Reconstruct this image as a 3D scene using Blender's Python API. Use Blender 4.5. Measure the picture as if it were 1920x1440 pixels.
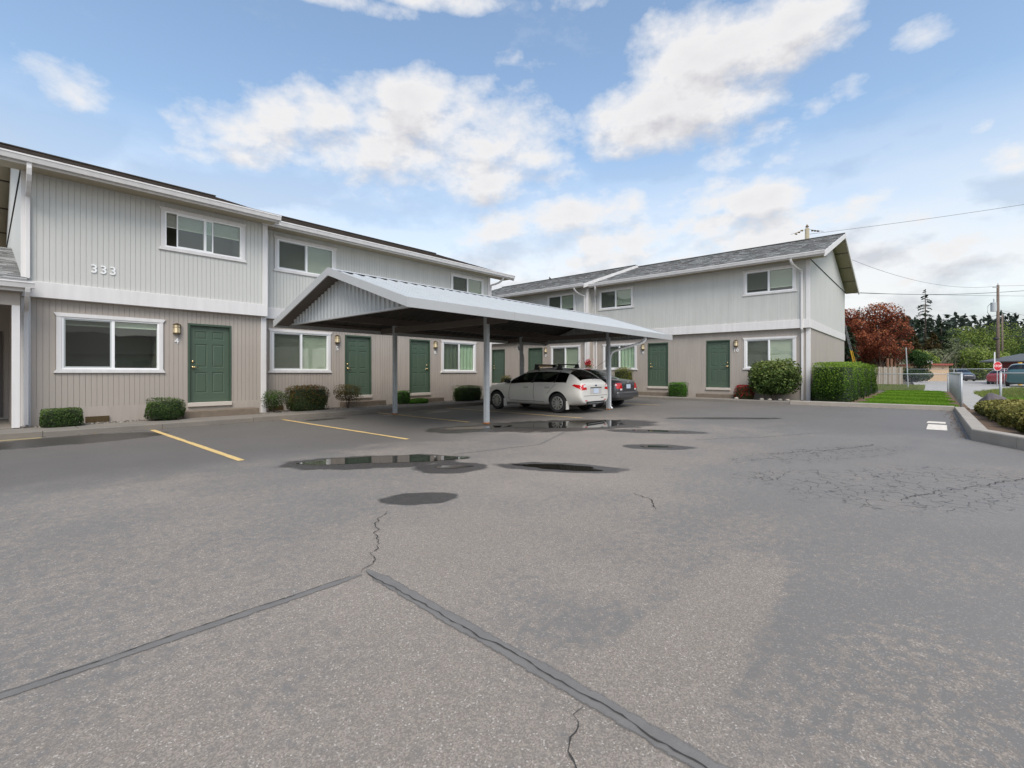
import bpy, bmesh, math, random
import numpy as np
from mathutils import Vector, Matrix
R = math.radians
random.seed(7); rng = np.random.default_rng(7)
for o in list(bpy.data.objects): bpy.data.objects.remove(o)
S = bpy.context.scene
COL = S.collection

# ------------------------------------------------------------------ camera
YAW = 41.5914                      # optical axis, degrees from +X (along the long row) towards +Y
cam = bpy.data.cameras.new('camera'); cam.sensor_width = 36; cam.lens = 16.478
cam.shift_y = -0.01125; cam.clip_start = .05; cam.clip_end = 3000
camo = bpy.data.objects.new('camera', cam); COL.objects.link(camo)
camo.location = (0, 0, 1.29); camo.rotation_euler = (R(90), 0, R(YAW - 90))
S.camera = camo
S.view_settings.view_transform = 'Standard'; S.view_settings.look = 'None'
S.view_settings.gamma = 1; S.view_settings.use_curve_mapping = False
S.view_settings.exposure = 1.1
SUN_EL, SUN_AZ = 52, -131           # azimuth from +X towards +Y, degrees

# ------------------------------------------------------------------ sky
def build_world():
    w = bpy.data.worlds.new('World'); S.world = w; w.use_nodes = True
    w.cycles.sampling_method = 'MANUAL'; w.cycles.sample_map_resolution = 256
    nt = w.node_tree; N = nt.nodes; L = nt.links; N.clear()
    out = N.new('ShaderNodeOutputWorld'); bg = N.new('ShaderNodeBackground')
    L.new(bg.outputs[0], out.inputs[0]); bg.inputs[1].default_value = 1
    sky = N.new('ShaderNodeTexSky'); sky.sky_type = 'NISHITA'; sky.sun_disc = False
    sky.sun_elevation = R(SUN_EL); sky.sun_rotation = R(90 - SUN_AZ)
    sky.air_density = 1.1; sky.dust_density = 1.2; sky.ozone_density = 2.0
    def M(op, a, b=None, c=None, clamp=False):
        n = N.new('ShaderNodeMath'); n.operation = op; n.use_clamp = clamp
        for i, v in enumerate((a, b, c)):
            if v is None: continue
            if isinstance(v, (int, float)): n.inputs[i].default_value = v
            else: L.new(v, n.inputs[i])
        return n.outputs[0]
    tc = N.new('ShaderNodeTexCoord'); d = tc.outputs['Generated']
    sep = N.new('ShaderNodeSeparateXYZ'); L.new(d, sep.inputs[0])
    X, Y, Z = sep.outputs
    c0, s0 = math.cos(R(42)), math.sin(R(42))
    az = M('MULTIPLY_ADD', M('ARCTAN2', M('SUBTRACT', M('MULTIPLY', Y, c0), M('MULTIPLY', X, s0)), M('ADD', M('MULTIPLY', X, c0), M('MULTIPLY', Y, s0))), 180 / math.pi, 42.0)
    el = M('MULTIPLY', M('ARCSINE', Z), 180 / math.pi)
    def noise(vec, scale, detail, rough):
        n = N.new('ShaderNodeTexNoise'); n.noise_dimensions = '3D'
        n.inputs['Scale'].default_value = scale; n.inputs['Detail'].default_value = detail
        n.inputs['Roughness'].default_value = rough
        L.new(vec, n.inputs['Vector']); return n.outputs['Fac']
    def scaled(vec, s, off=(0, 0, 0)):
        n = N.new('ShaderNodeMapping'); n.inputs['Scale'].default_value = s
        n.inputs['Location'].default_value = off; L.new(vec, n.inputs['Vector']); return n.outputs[0]
    # cloud banks: azimuth, elevation, half width, half height (degrees), weight
    blobs = [(85.8, 24.5, 4.6, 3.0, 0.8), (16.8, 31.9, 14.5, 5.1, 1.15), (23.3, 33.5, 6.6, 3.2, 0.9), (21.0, 28.7, 13.6, 4.4, 1.15), (23.9, 25.9, 9.6, 3.5, 1.0), (17.9, 22.2, 4.6, 2.3, 0.66), (12.9, 24.1, 3.2, 2.0, 0.62), (9.6, 21.8, 5.2, 2.0, 0.66), (0.2, 28.8, 3.6, 1.7, 0.66), (5.5, 26.3, 2.9, 1.9, 0.6), (8.2, 25.3, 2.8, 2.8, 0.45), (70.7, 24.0, 8.7, 3.6, 0.95), (63.9, 27.0, 10.5, 3.6, 0.95), (54.4, 28.5, 10.1, 4.6, 1.05), (56.9, 23.6, 15.2, 4.9, 1.05), (45.5, 27.0, 12.2, 5.2, 1.05), (40.3, 24.9, 6.5, 3.2, .95), (46.8, 22.1, 14.5, 4.2, 1.0), (71.7, 21.9, 7.3, 3.0, 0.9), (37.0, 17.5, 16.3, 4.0, 0.95), (27.5, 18.8, 10.0, 3.5, 0.95), (20.4, 18.9, 7.8, 3.4, 1.0), (13.5, 17.5, 7.0, 3.3, 1.0), (7.3, 15.2, 6.1, 3.1, 1.0), (2.3, 13.3, 5.9, 3.0, 0.95), (-2.1, 11.1, 5.5, 2.8, 0.95), (23.3, 14.4, 29.4, 5.6, 1.0), (1.5, 8.8, 15.7, 4.3, 0.75), (45.5, 14.5, 20.3, 4.6, 0.6), (-5.0, 17.7, 3.1, 2.3, 1.0), (-3.8, 20.1, 2.0, 1.5, 0.6), (-3.8, 13.6, 2.4, 1.1, 0.7), (61.0, 36.7, 10.9, 1.1, 0.8), (48.7, 38.3, 17.7, 1.5, 0.9), (35.7, 38.3, 9.7, 1.2, 0.7), (39.6, 34.2, 4.9, 1.7, 0.4),
             (-25, 22, 16, 7, 1), (-62, 30, 17, 8, 1), (-95, 16, 20, 6, 1), (118, 24, 16, 7, 1), (155, 30, 20, 8, 1),
             (-130, 24, 18, 7, 1), (105, 52, 16, 8, 1), (20, 62, 20, 9, 1)]
    blobs = [(a, e, ra * .86, re * .86, wt) for a, e, ra, re, wt in blobs]
    f = None; ae = N.new('ShaderNodeCombineXYZ'); L.new(az, ae.inputs[0]); L.new(el, ae.inputs[1])
    for a, e, ra, re, wt in blobs:
        v = N.new('ShaderNodeVectorMath'); v.operation = 'MULTIPLY_ADD'; L.new(ae.outputs[0], v.inputs[0])
        v.inputs[1].default_value = (1 / ra, 1 / re, 0); v.inputs[2].default_value = (-a / ra, -e / re, 0)
        q = N.new('ShaderNodeVectorMath'); q.operation = 'DOT_PRODUCT'; L.new(v.outputs[0], q.inputs[0]); L.new(v.outputs[0], q.inputs[1])
        g = M('MULTIPLY_ADD', q.outputs['Value'], -.55 * wt, wt)
        f = g if f is None else M('MAXIMUM', f, g)
    f = M('MAXIMUM', f, -.6)
    def density(dz):
        v = scaled(ae.outputs[0], (.105, .17, 1), (0, dz, 0))
        return M('MULTIPLY', M('SUBTRACT', noise(v, 1.0, 8, .60), .5), 2.3)
    n0 = density(0); nu = density(.32); fu = None
    for a, e, ra, re, wt in blobs[:30]:
        v = N.new('ShaderNodeVectorMath'); v.operation = 'MULTIPLY_ADD'; L.new(ae.outputs[0], v.inputs[0])
        v.inputs[1].default_value = (1 / ra, 1 / re, 0); v.inputs[2].default_value = (-a / ra, (2.2 - e) / re, 0)
        q = N.new('ShaderNodeVectorMath'); q.operation = 'DOT_PRODUCT'; L.new(v.outputs[0], q.inputs[0]); L.new(v.outputs[0], q.inputs[1])
        g = M('MULTIPLY_ADD', q.outputs['Value'], -.55 * wt, wt); fu = g if fu is None else M('MAXIMUM', fu, g)
    fu = M('MAXIMUM', fu, -.6)
    dens = M('ADD', M('SUBTRACT', f, .44), n0)
    cov = M('MULTIPLY', dens, 1.75, clamp=True)
    cov = M('SMOOTH_MIN', cov, .97, .1)
    wisp = M('MULTIPLY', M('SUBTRACT', noise(scaled(ae.outputs[0], (.07, .15, 1), (7, 3, 1)), 1.0, 7, .68), .56), 1.7, clamp=True)
    cov = M('MAXIMUM', cov, M('MULTIPLY', wisp, .55))
    # thin bright veil towards the horizon
    veil = M('MULTIPLY', M('SUBTRACT', 25.0, M('MAXIMUM', el, 0)), 1 / 15, clamp=True)
    vn = M('MULTIPLY_ADD', noise(scaled(ae.outputs[0], (.05, .16, 1), (2, 9, 4)), 1.0, 6, .6), 1.3, .12)
    cov = M('MAXIMUM', cov, M('MINIMUM', M('MULTIPLY', veil, M('MULTIPLY', vn, 1.15)), .9))
    under = M('ADD', M('MULTIPLY', M('SUBTRACT', nu, n0), .5), M('MULTIPLY', M('SUBTRACT', M('SUBTRACT', fu, f), .05), .55))
    thick = M('MULTIPLY', M('SUBTRACT', dens, .35), .16, clamp=True)
    lum = M('SUBTRACT', M('SUBTRACT', .86, M('MAXIMUM', M('MINIMUM', M('MULTIPLY', under, 1.05), .22), -.06)), M('MINIMUM', thick, .12))
    cc = N.new('ShaderNodeCombineColor')
    L.new(M('SUBTRACT', lum, .004), cc.inputs[0]); L.new(lum, cc.inputs[1]); L.new(M('ADD', M('MULTIPLY', lum, .9), .105), cc.inputs[2])
    skym = N.new('ShaderNodeMix'); skym.data_type = 'RGBA'; skym.blend_type = 'MULTIPLY'; skym.inputs['Factor'].default_value = 1
    L.new(sky.outputs[0], skym.inputs['A']); skym.inputs['B'].default_value = (.122, .118, .108, 1)
    cl = N.new('ShaderNodeMix'); cl.data_type = 'RGBA'; cl.blend_type = 'MULTIPLY'; cl.inputs['Factor'].default_value = 1
    L.new(cc.outputs[0], cl.inputs['A']); cl.inputs['B'].default_value = (.475, .468, .46, 1)
    mx = N.new('ShaderNodeMix'); mx.data_type = 'RGBA'
    L.new(cov, mx.inputs['Factor']); L.new(skym.outputs['Result'], mx.inputs['A']); L.new(cl.outputs['Result'], mx.inputs['B'])
    L.new(mx.outputs['Result'], bg.inputs[0])
build_world()
sl = bpy.data.lights.new('sun', 'SUN'); sl.energy = 1.5; sl.angle = R(35); sl.color = (1, .96, .9)
so = bpy.data.objects.new('sun', sl); COL.objects.link(so); so.location = (0, -20, 40)
sd = Vector((math.cos(R(SUN_AZ)) * math.cos(R(SUN_EL)), math.sin(R(SUN_AZ)) * math.cos(R(SUN_EL)), math.sin(R(SUN_EL))))
so.rotation_euler = sd.to_track_quat('Z', 'Y').to_euler()

# ------------------------------------------------------------------ materials
MATS = {}
def mat(name, col, rough=.6, var=0, vscale=3, bump=0, bscale=60, metal=0, spec=.5, attr=None, coat=0):
    """procedural principled; var = tone variation by noise, attr = per-face random tone"""
    if name in MATS: return MATS[name]
    m = bpy.data.materials.new(name); m.use_nodes = True; nt = m.node_tree; N = nt.nodes; L = nt.links
    p = N['Principled BSDF']; p.inputs['Roughness'].default_value = rough; p.inputs['Metallic'].default_value = metal
    p.inputs['Specular IOR Level'].default_value = spec
    if coat: p.inputs['Coat Weight'].default_value = coat; p.inputs['Coat Roughness'].default_value = .06
    tc = N.new('ShaderNodeTexCoord')
    base = None
    rgb = N.new('ShaderNodeRGB'); rgb.outputs[0].default_value = (*col, 1); base = rgb.outputs[0]
    def mul(a, fac, lo, hi):
        mr = N.new('ShaderNodeMapRange'); mr.inputs['From Min'].default_value = 0; mr.inputs['From Max'].default_value = 1
        mr.inputs['To Min'].default_value = lo; mr.inputs['To Max'].default_value = hi; L.new(fac, mr.inputs['Value'])
        mm = N.new('ShaderNodeVectorMath'); mm.operation = 'SCALE'; L.new(a, mm.inputs[0]); L.new(mr.outputs[0], mm.inputs['Scale'])
        return mm.outputs[0]
    if var:
        n = N.new('ShaderNodeTexNoise'); n.inputs['Scale'].default_value = vscale; n.inputs['Detail'].default_value = 6; n.inputs['Roughness'].default_value = .65
        L.new(tc.outputs['Object'], n.inputs['Vector']); base = mul(base, n.outputs['Fac'], 1 - 2 * var, 1 + 2 * var)
    if attr:
        at = N.new('ShaderNodeAttribute'); at.attribute_name = 'rnd'
        base = mul(base, at.outputs['Fac'], 1 - attr, 1 + attr)
    L.new(base, p.inputs['Base Color'])
    if bump:
        b = N.new('ShaderNodeTexNoise'); b.inputs['Scale'].default_value = bscale; b.inputs['Detail'].default_value = 4
        L.new(tc.outputs['Object'], b.inputs['Vector'])
        bp = N.new('ShaderNodeBump'); bp.inputs['Strength'].default_value = bump; bp.inputs['Distance'].default_value = .01
        L.new(b.outputs['Fac'], bp.inputs['Height']); L.new(bp.outputs[0], p.inputs['Normal'])
    MATS[name] = m; return m
def glass(name, tint, refl=1.0, trans=1.0):
    if name in MATS: return MATS[name]
    m = bpy.data.materials.new(name); m.use_nodes = True; nt = m.node_tree; N = nt.nodes; L = nt.links
    N.remove(N['Principled BSDF']); o = N['Material Output']
    t = N.new('ShaderNodeBsdfTransparent'); t.inputs[0].default_value = (*tint, 1)
    g = N.new('ShaderNodeBsdfGlossy'); g.inputs['Roughness'].default_value = .015; g.inputs['Color'].default_value = (refl, refl, refl, 1)
    ge = N.new('ShaderNodeNewGeometry'); dt = N.new('ShaderNodeVectorMath'); dt.operation = 'DOT_PRODUCT'
    L.new(ge.outputs['Normal'], dt.inputs[0]); L.new(ge.outputs['Incoming'], dt.inputs[1])
    def MM(op, a, b):
        n = N.new('ShaderNodeMath'); n.operation = op
        for i, v in enumerate((a, b)):
            if v is None: continue
            if isinstance(v, (int, float)): n.inputs[i].default_value = v
            else: L.new(v, n.inputs[i])
        return n.outputs[0]
    sch = MM('POWER', MM('SUBTRACT', 1.0, MM('ABSOLUTE', dt.outputs['Value'], None)), 5.0)
    fr = MM('ADD', MM('MULTIPLY', sch, .93), .06)
    tc = N.new('ShaderNodeTexCoord'); ns = N.new('ShaderNodeTexNoise'); ns.inputs['Scale'].default_value = 1.7
    L.new(tc.outputs['Object'], ns.inputs['Vector'])
    bp = N.new('ShaderNodeBump'); bp.inputs['Strength'].default_value = .05; bp.inputs['Distance'].default_value = .05
    L.new(ns.outputs['Fac'], bp.inputs['Height']); L.new(bp.outputs[0], g.inputs['Normal'])
    mx = N.new('ShaderNodeMixShader'); L.new(fr, mx.inputs[0]); L.new(t.outputs[0], mx.inputs[1]); L.new(g.outputs[0], mx.inputs[2])
    L.new(mx.outputs[0], o.inputs[0]); MATS[name] = m; return m
def leafmat(name, cols, rough=.5, trans=.25):
    """leaf tones picked per leaf through the face attribute rnd"""
    if name in MATS: return MATS[name]
    m = bpy.data.materials.new(name); m.use_nodes = True; nt = m.node_tree; N = nt.nodes; L = nt.links
    p = N['Principled BSDF']; p.inputs['Roughness'].default_value = rough + .1; p.inputs['Specular IOR Level'].default_value = .12
    at = N.new('ShaderNodeAttribute'); at.attribute_name = 'rnd'
    cr = N.new('ShaderNodeValToRGB'); e = cr.color_ramp.elements
    e[0].color = (*cols[0], 1); e[1].color = (*cols[-1], 1)
    for i, c in enumerate(cols[1:-1]):
        x = e.new((i + 1) / (len(cols) - 1)); x.color = (*c, 1)
    L.new(at.outputs['Fac'], cr.inputs[0]); L.new(cr.outputs[0], p.inputs['Base Color'])
    tl = N.new('ShaderNodeBsdfTranslucent'); L.new(cr.outputs[0], tl.inputs[0])
    mx = N.new('ShaderNodeMixShader'); mx.inputs[0].default_value = trans
    L.new(p.outputs[0], mx.inputs[1]); L.new(tl.outputs[0], mx.inputs[2]); L.new(mx.outputs[0], N['Material Output'].inputs[0])
    MATS[name] = m; return m

UP = mat('upper_paint', (.53, .527, .49), .6, .03, 1.3, .08, 90)
LOW = mat('lower_paint', (.375, .33, .285), .6, .035, 1.3, .08, 90)
WHITE = mat('white_trim', (.66, .64, .62), .5, .03, 2)
VINYL = mat('white_vinyl', (.80, .80, .79), .35)
SCREEN = mat('grey_sash', (.42, .44, .43), .5)
def streaks(m, amt=.10):
    N = m.node_tree.nodes; L = m.node_tree.links; p = N['Principled BSDF']; src = p.inputs['Base Color'].links[0].from_socket
    tc = N.new('ShaderNodeTexCoord'); mp = N.new('ShaderNodeMapping'); mp.inputs['Scale'].default_value = (7, 7, .55); L.new(tc.outputs['Object'], mp.inputs[0])
    n = N.new('ShaderNodeTexNoise'); n.inputs['Scale'].default_value = 1; n.inputs['Detail'].default_value = 5; L.new(mp.outputs[0], n.inputs['Vector'])
    r = N.new('ShaderNodeMapRange'); r.inputs['From Min'].default_value = .3; r.inputs['From Max'].default_value = .7; r.inputs['To Min'].default_value = 1 - amt; r.inputs['To Max'].default_value = 1 + amt * .5; L.new(n.outputs['Fac'], r.inputs['Value'])
    v = N.new('ShaderNodeVectorMath'); v.operation = 'SCALE'; L.new(src, v.inputs[0]); L.new(r.outputs[0], v.inputs['Scale']); L.new(v.outputs[0], p.inputs['Base Color'])
streaks(UP, .07); streaks(LOW, .09); streaks(WHITE, .08)
GREEN = mat('green_door', (.066, .10, .068), .42, .04, 2)
GREEND = mat('green_frame', (.045, .075, .048), .5, .05, 2)
THR = mat('threshold_paint', (.52, .47, .41), .6, .05)
BRASS = mat('brass', (.75, .55, .28), .28, metal=1)
BRONZE = mat('bronze', (.11, .075, .035), .45, metal=.6)
AMBER = mat('lamp_glass', (.72, .60, .38), .25, .06, 20)
CONC = mat('concrete', (.32, .285, .24), .85, .13, 3, .5, 40)
STEPC = mat('step_concrete', (.17, .135, .10), .9, .2, 6, .6, 40)
WALKC = mat('walk_concrete', (.185, .165, .14), .9, .12, 2.5, .4, 60)
SOIL = mat('soil', (.115, .095, .075), .95, .2, 9, .9, 40)
MULCH = mat('mulch', (.125, .078, .045), .95, .25, 14, 1, 50)
SHB = mat('brown_shingle', (.105, .085, .07), .9, .08, 8, .4, 150, attr=.5)
SHG = mat('grey_shingle', (.25, .25, .24), .9, .08, 8, .4, 150, attr=.6)
SOFF = mat('soffit', (.36, .31, .22), .7, .04)
DARK = mat('dark_gap', (.012, .012, .012), .8)
ROOM = mat('room_paint', (.15, .14, .12), .9)
BLIND = mat('blind', (.62, .62, .53), .6)
BLINDW = mat('blind_wood', (.36, .22, .11), .5)
CURT = mat('curtain', (.42, .50, .38), .85, .05, 4)
METAL = mat('carport_sheet', (.44, .455, .45), .42, .06, 1.2, metal=.2)
METALW = mat('carport_trim', (.43, .435, .43), .45, .05, 1.5, metal=.1)
GALV = mat('galvanised', (.40, .42, .43), .5, .1, 9, metal=.25)
STEEL = mat('brown_steel', (.105, .085, .07), .6, .1, 4)
RUST = mat('rust', (.28, .11, .035), .9, .2, 20, .5)
YEL = mat('yellow_paint', (.60, .42, .17), .75, .2, 14, .3, 90)
WPAINT = mat('white_paint', (.62, .56, .48), .8, .2, 9, .3, 90)
GLASS = glass('window_glass', (.93, .97, .93))
def screenmat():
    m = bpy.data.materials.new('insect_screen'); m.use_nodes = True; N = m.node_tree.nodes; L = m.node_tree.links; p = N['Principled BSDF']
    p.inputs['Base Color'].default_value = (.035, .035, .03, 1); p.inputs['Roughness'].default_value = .9
    t = N.new('ShaderNodeBsdfTransparent'); mx = N.new('ShaderNodeMixShader'); mx.inputs[0].default_value = .5
    L.new(t.outputs[0], mx.inputs[1]); L.new(p.outputs[0], mx.inputs[2]); L.new(mx.outputs[0], N['Material Output'].inputs[0]); return m
SCR = screenmat()
CARGLASS = glass('car_glass', (.16, .19, .17))
BARK = mat('bark', (.10, .075, .055), .95, .2, 8, .8, 30)
WOODP = mat('pole_wood', (.14, .105, .08), .9, .2, 5, .5, 30)
FENCEW = mat('fence_wood', (.27, .23, .17), .9, .15, 4, .4, 50)
BLACK = mat('black_plastic', (.018, .018, .018), .55)
RUBBER = mat('rubber', (.018, .018, .018), .8)
ALLOY = mat('alloy', (.62, .62, .60), .3, metal=.85)
CHROME = mat('chrome', (.7, .7, .7), .15, metal=1)
CARWHITE = mat('white_car_paint', (.66, .64, .59), .28, .03, 2, coat=.6)
CARGREY = mat('grey_car_paint', (.055, .055, .06), .3, coat=.8)
CARRED = mat('red_car_paint', (.20, .02, .025), .3, coat=.8)
CARTEAL = mat('teal_car_paint', (.025, .075, .085), .3, coat=.8)
CARDK = mat('dark_car_paint', (.04, .04, .05), .3, coat=.8)
REDL = mat('red_lens', (.55, .012, .015), .12, spec=.8)
CLEARL = mat('clear_lens', (.75, .70, .68), .12, spec=.8)
PLATE = mat('plate', (.55, .62, .72), .4, .12, 30)
TAN = mat('tan_board', (.62, .44, .27), .6, .08, 6)
REDF = mat('red_sign', (.48, .015, .025), .4)
ROCK = mat('rock', (.10, .085, .085), .9, .38, 6, 1, 9)
GRAVEL = mat('gravel', (.33, .315, .29), .95, .12, 1.2, .8, 30)
WIRE = mat('wire', (.03, .03, .03), .6)
YGUARD = mat('yellow_guard', (.62, .36, .03), .5)
PSTONE = mat('pale_stone', (.5, .45, .38), .8, .15, 20)

# ------------------------------------------------------------------ mesh helpers
class MB:
    def __init__(s): s.v = []; s.f = []; s.mi = []
    def quad(s, a, b, c, d, mi=0):
        n = len(s.v); s.v += [a, b, c, d]; s.f.append((n, n + 1, n + 2, n + 3)); s.mi.append(mi)
    def poly(s, pts, mi=0):
        n = len(s.v); s.v += list(pts); s.f.append(tuple(range(n, n + len(pts)))); s.mi.append(mi)
    def box(s, x0, x1, y0, y1, z0, z1, mi=0):
        n = len(s.v)
        s.v += [(x0, y0, z0), (x1, y0, z0), (x1, y1, z0), (x0, y1, z0), (x0, y0, z1), (x1, y0, z1), (x1, y1, z1), (x0, y1, z1)]
        for q in ((0, 3, 2, 1), (4, 5, 6, 7), (0, 1, 5, 4), (1, 2, 6, 5), (2, 3, 7, 6), (3, 0, 4, 7)):
            s.f.append(tuple(n + i for i in q)); s.mi.append(mi)
    def prism(s, pts, axis, a, b, mi=0):
        """polygon pts in the plane of the other two axes, pushed along axis from a to b"""
        def P(p, t):
            return (t, p[0], p[1]) if axis == 'x' else (p[0], t, p[1]) if axis == 'y' else (p[0], p[1], t)
        n = len(s.v); k = len(pts)
        s.v += [P(p, a) for p in pts] + [P(p, b) for p in pts]
        s.f.append(tuple(n + i for i in range(k))[::-1]); s.mi.append(mi)
        s.f.append(tuple(n + k + i for i in range(k))); s.mi.append(mi)
        for i in range(k):
            j = (i + 1) % k; s.f.append((n + i, n + j, n + k + j, n + k + i)); s.mi.append(mi)
    def tube(s, pts, r, n=8, r1=None, mi=0, cap=True):
        """round tube along a polyline, radius r to r1"""
        pts = [Vector(p) for p in pts]; base = len(s.v); k = len(pts)
        for i, p in enumerate(pts):
            t = (pts[min(i + 1, k - 1)] - pts[max(i - 1, 0)]).normalized()
            a = t.orthogonal().normalized() if abs(t.z) > .99 else t.cross(Vector((0, 0, 1))).normalized()
            b = t.cross(a).normalized(); rr = r if r1 is None else r + (r1 - r) * i / (k - 1)
            if isinstance(rr, tuple): pass
            for j in range(n):
                q = 2 * math.pi * j / n; s.v.append(tuple(p + a * (rr * math.cos(q)) + b * (rr * math.sin(q))))
        for i in range(k - 1):
            for j in range(n):
                s.f.append((base + i * n + j, base + i * n + (j + 1) % n, base + (i + 1) * n + (j + 1) % n, base + (i + 1) * n + j)); s.mi.append(mi)
        if cap:
            s.f.append(tuple(base + j for j in range(n))[::-1]); s.mi.append(mi)
            s.f.append(tuple(base + (k - 1) * n + j for j in range(n))); s.mi.append(mi)
    def sweep(s, pts, w, h, mi=0):
        """rectangular pipe along a polyline"""
        pts = [Vector(p) for p in pts]; base = len(s.v); k = len(pts)
        t0 = (pts[-1] - pts[0]); side = Vector((1, 0, 0))
        for i, p in enumerate(pts):
            t = (pts[min(i + 1, k - 1)] - pts[max(i - 1, 0)]).normalized()
            a = s.side if hasattr(s, 'side') else side
            a = (a - t * a.dot(t)).normalized(); b = t.cross(a).normalized()
            for q in ((-1, -1), (1, -1), (1, 1), (-1, 1)): s.v.append(tuple(p + a * (w / 2 * q[0]) + b * (h / 2 * q[1])))
        for i in range(k - 1):
            for j in range(4):
                s.f.append((base + i * 4 + j, base + i * 4 + (j + 1) % 4, base + (i + 1) * 4 + (j + 1) % 4, base + (i + 1) * 4 + j)); s.mi.append(mi)
        s.f.append((base + 3, base + 2, base + 1, base)); s.mi.append(mi)
        e = base + (k - 1) * 4; s.f.append((e, e + 1, e + 2, e + 3)); s.mi.append(mi)
    def mesh(s, name, mats):
        me = bpy.data.meshes.new(name); me.from_pydata(s.v, [], s.f)
        for m in (mats if isinstance(mats, (list, tuple)) else [mats]): me.materials.append(m)
        if any(s.mi): me.polygons.foreach_set('material_index', s.mi)
        bm = bmesh.new(); bm.from_mesh(me); bmesh.ops.recalc_face_normals(bm, faces=bm.faces); bm.to_mesh(me); bm.free()
        me.update(); return me
    def build(s, name, mats, parent=None, smooth=False, bevel=0):
        me = s.mesh(name, mats)
        if smooth: me.polygons.foreach_set('use_smooth', [True] * len(me.polygons))
        return link(name, me, parent, bevel)
def link(name, me, parent=None, bevel=0):
    o = bpy.data.objects.new(name, me); COL.objects.link(o)
    if parent: o.parent = parent
    if bevel:
        b = o.modifiers.new('bevel', 'BEVEL'); b.width = bevel; b.segments = 2; b.limit_method = 'ANGLE'
    return o
def tag(o, label=None, cat=None, group=None, kind=None):
    if label: o['label'] = label
    if cat: o['category'] = cat
    if group: o['group'] = group
    if kind: o['kind'] = kind
    return o
def empty(name, loc=(0, 0, 0), rz=0):
    o = bpy.data.objects.new(name, None); COL.objects.link(o); o.location = loc; o.rotation_euler = (0, 0, R(rz)); o.empty_display_size = .2
    return o
def quadcloud(name, V, mat_, rnd, parent=None):
    """V: (n,4,3) corner array -> one mesh, face attribute rnd"""
    n = len(V); me = bpy.data.meshes.new(name)
    me.vertices.add(4 * n); me.vertices.foreach_set('co', V.reshape(-1).astype(np.float32))
    me.loops.add(4 * n); me.loops.foreach_set('vertex_index', np.arange(4 * n, dtype=np.int32))
    me.polygons.add(n); me.polygons.foreach_set('loop_start', np.arange(0, 4 * n, 4, dtype=np.int32))
    me.update(calc_edges=True)
    at = me.attributes.new('rnd', 'FLOAT', 'FACE'); at.data.foreach_set('value', np.clip(rnd, 0, 1).astype(np.float32))
    me.materials.append(mat_); me.validate()
    return link(name, me, parent)
def leaves(P, size, aspect=.5, up=.4, outward=None, spread=1.0):
    """leaf quads (diamond shaped) at points P"""
    n = len(P); nr = rng.normal(size=(n, 3)) * spread
    if outward is not None: nr += outward * 1.1
    nr[:, 2] += up; nr /= np.linalg.norm(nr, axis=1)[:, None] + 1e-9
    t = rng.normal(size=(n, 3)); t -= nr * (t * nr).sum(1)[:, None]; t /= np.linalg.norm(t, axis=1)[:, None] + 1e-9
    b = np.cross(nr, t); s = (size * rng.uniform(.6, 1.3, n))[:, None]
    return np.stack([P - t * s * .5, P + b * s * aspect * .5 - t * s * .05, P + t * s * .5, P - b * s * aspect * .5 - t * s * .05], 1)
def text_mesh(txt, size, depth):
    c = bpy.data.curves.new('txt', 'FONT'); c.body = txt; c.size = size; c.extrude = depth; c.align_x = 'CENTER'; c.align_y = 'CENTER'; c.resolution_u = 3; c.offset = size * .008
    o = bpy.data.objects.new('txt', c); COL.objects.link(o); dg = bpy.context.evaluated_depsgraph_get()
    me = bpy.data.meshes.new_from_object(o.evaluated_get(dg)); bpy.data.objects.remove(o); bpy.data.curves.remove(c); return me

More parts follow.
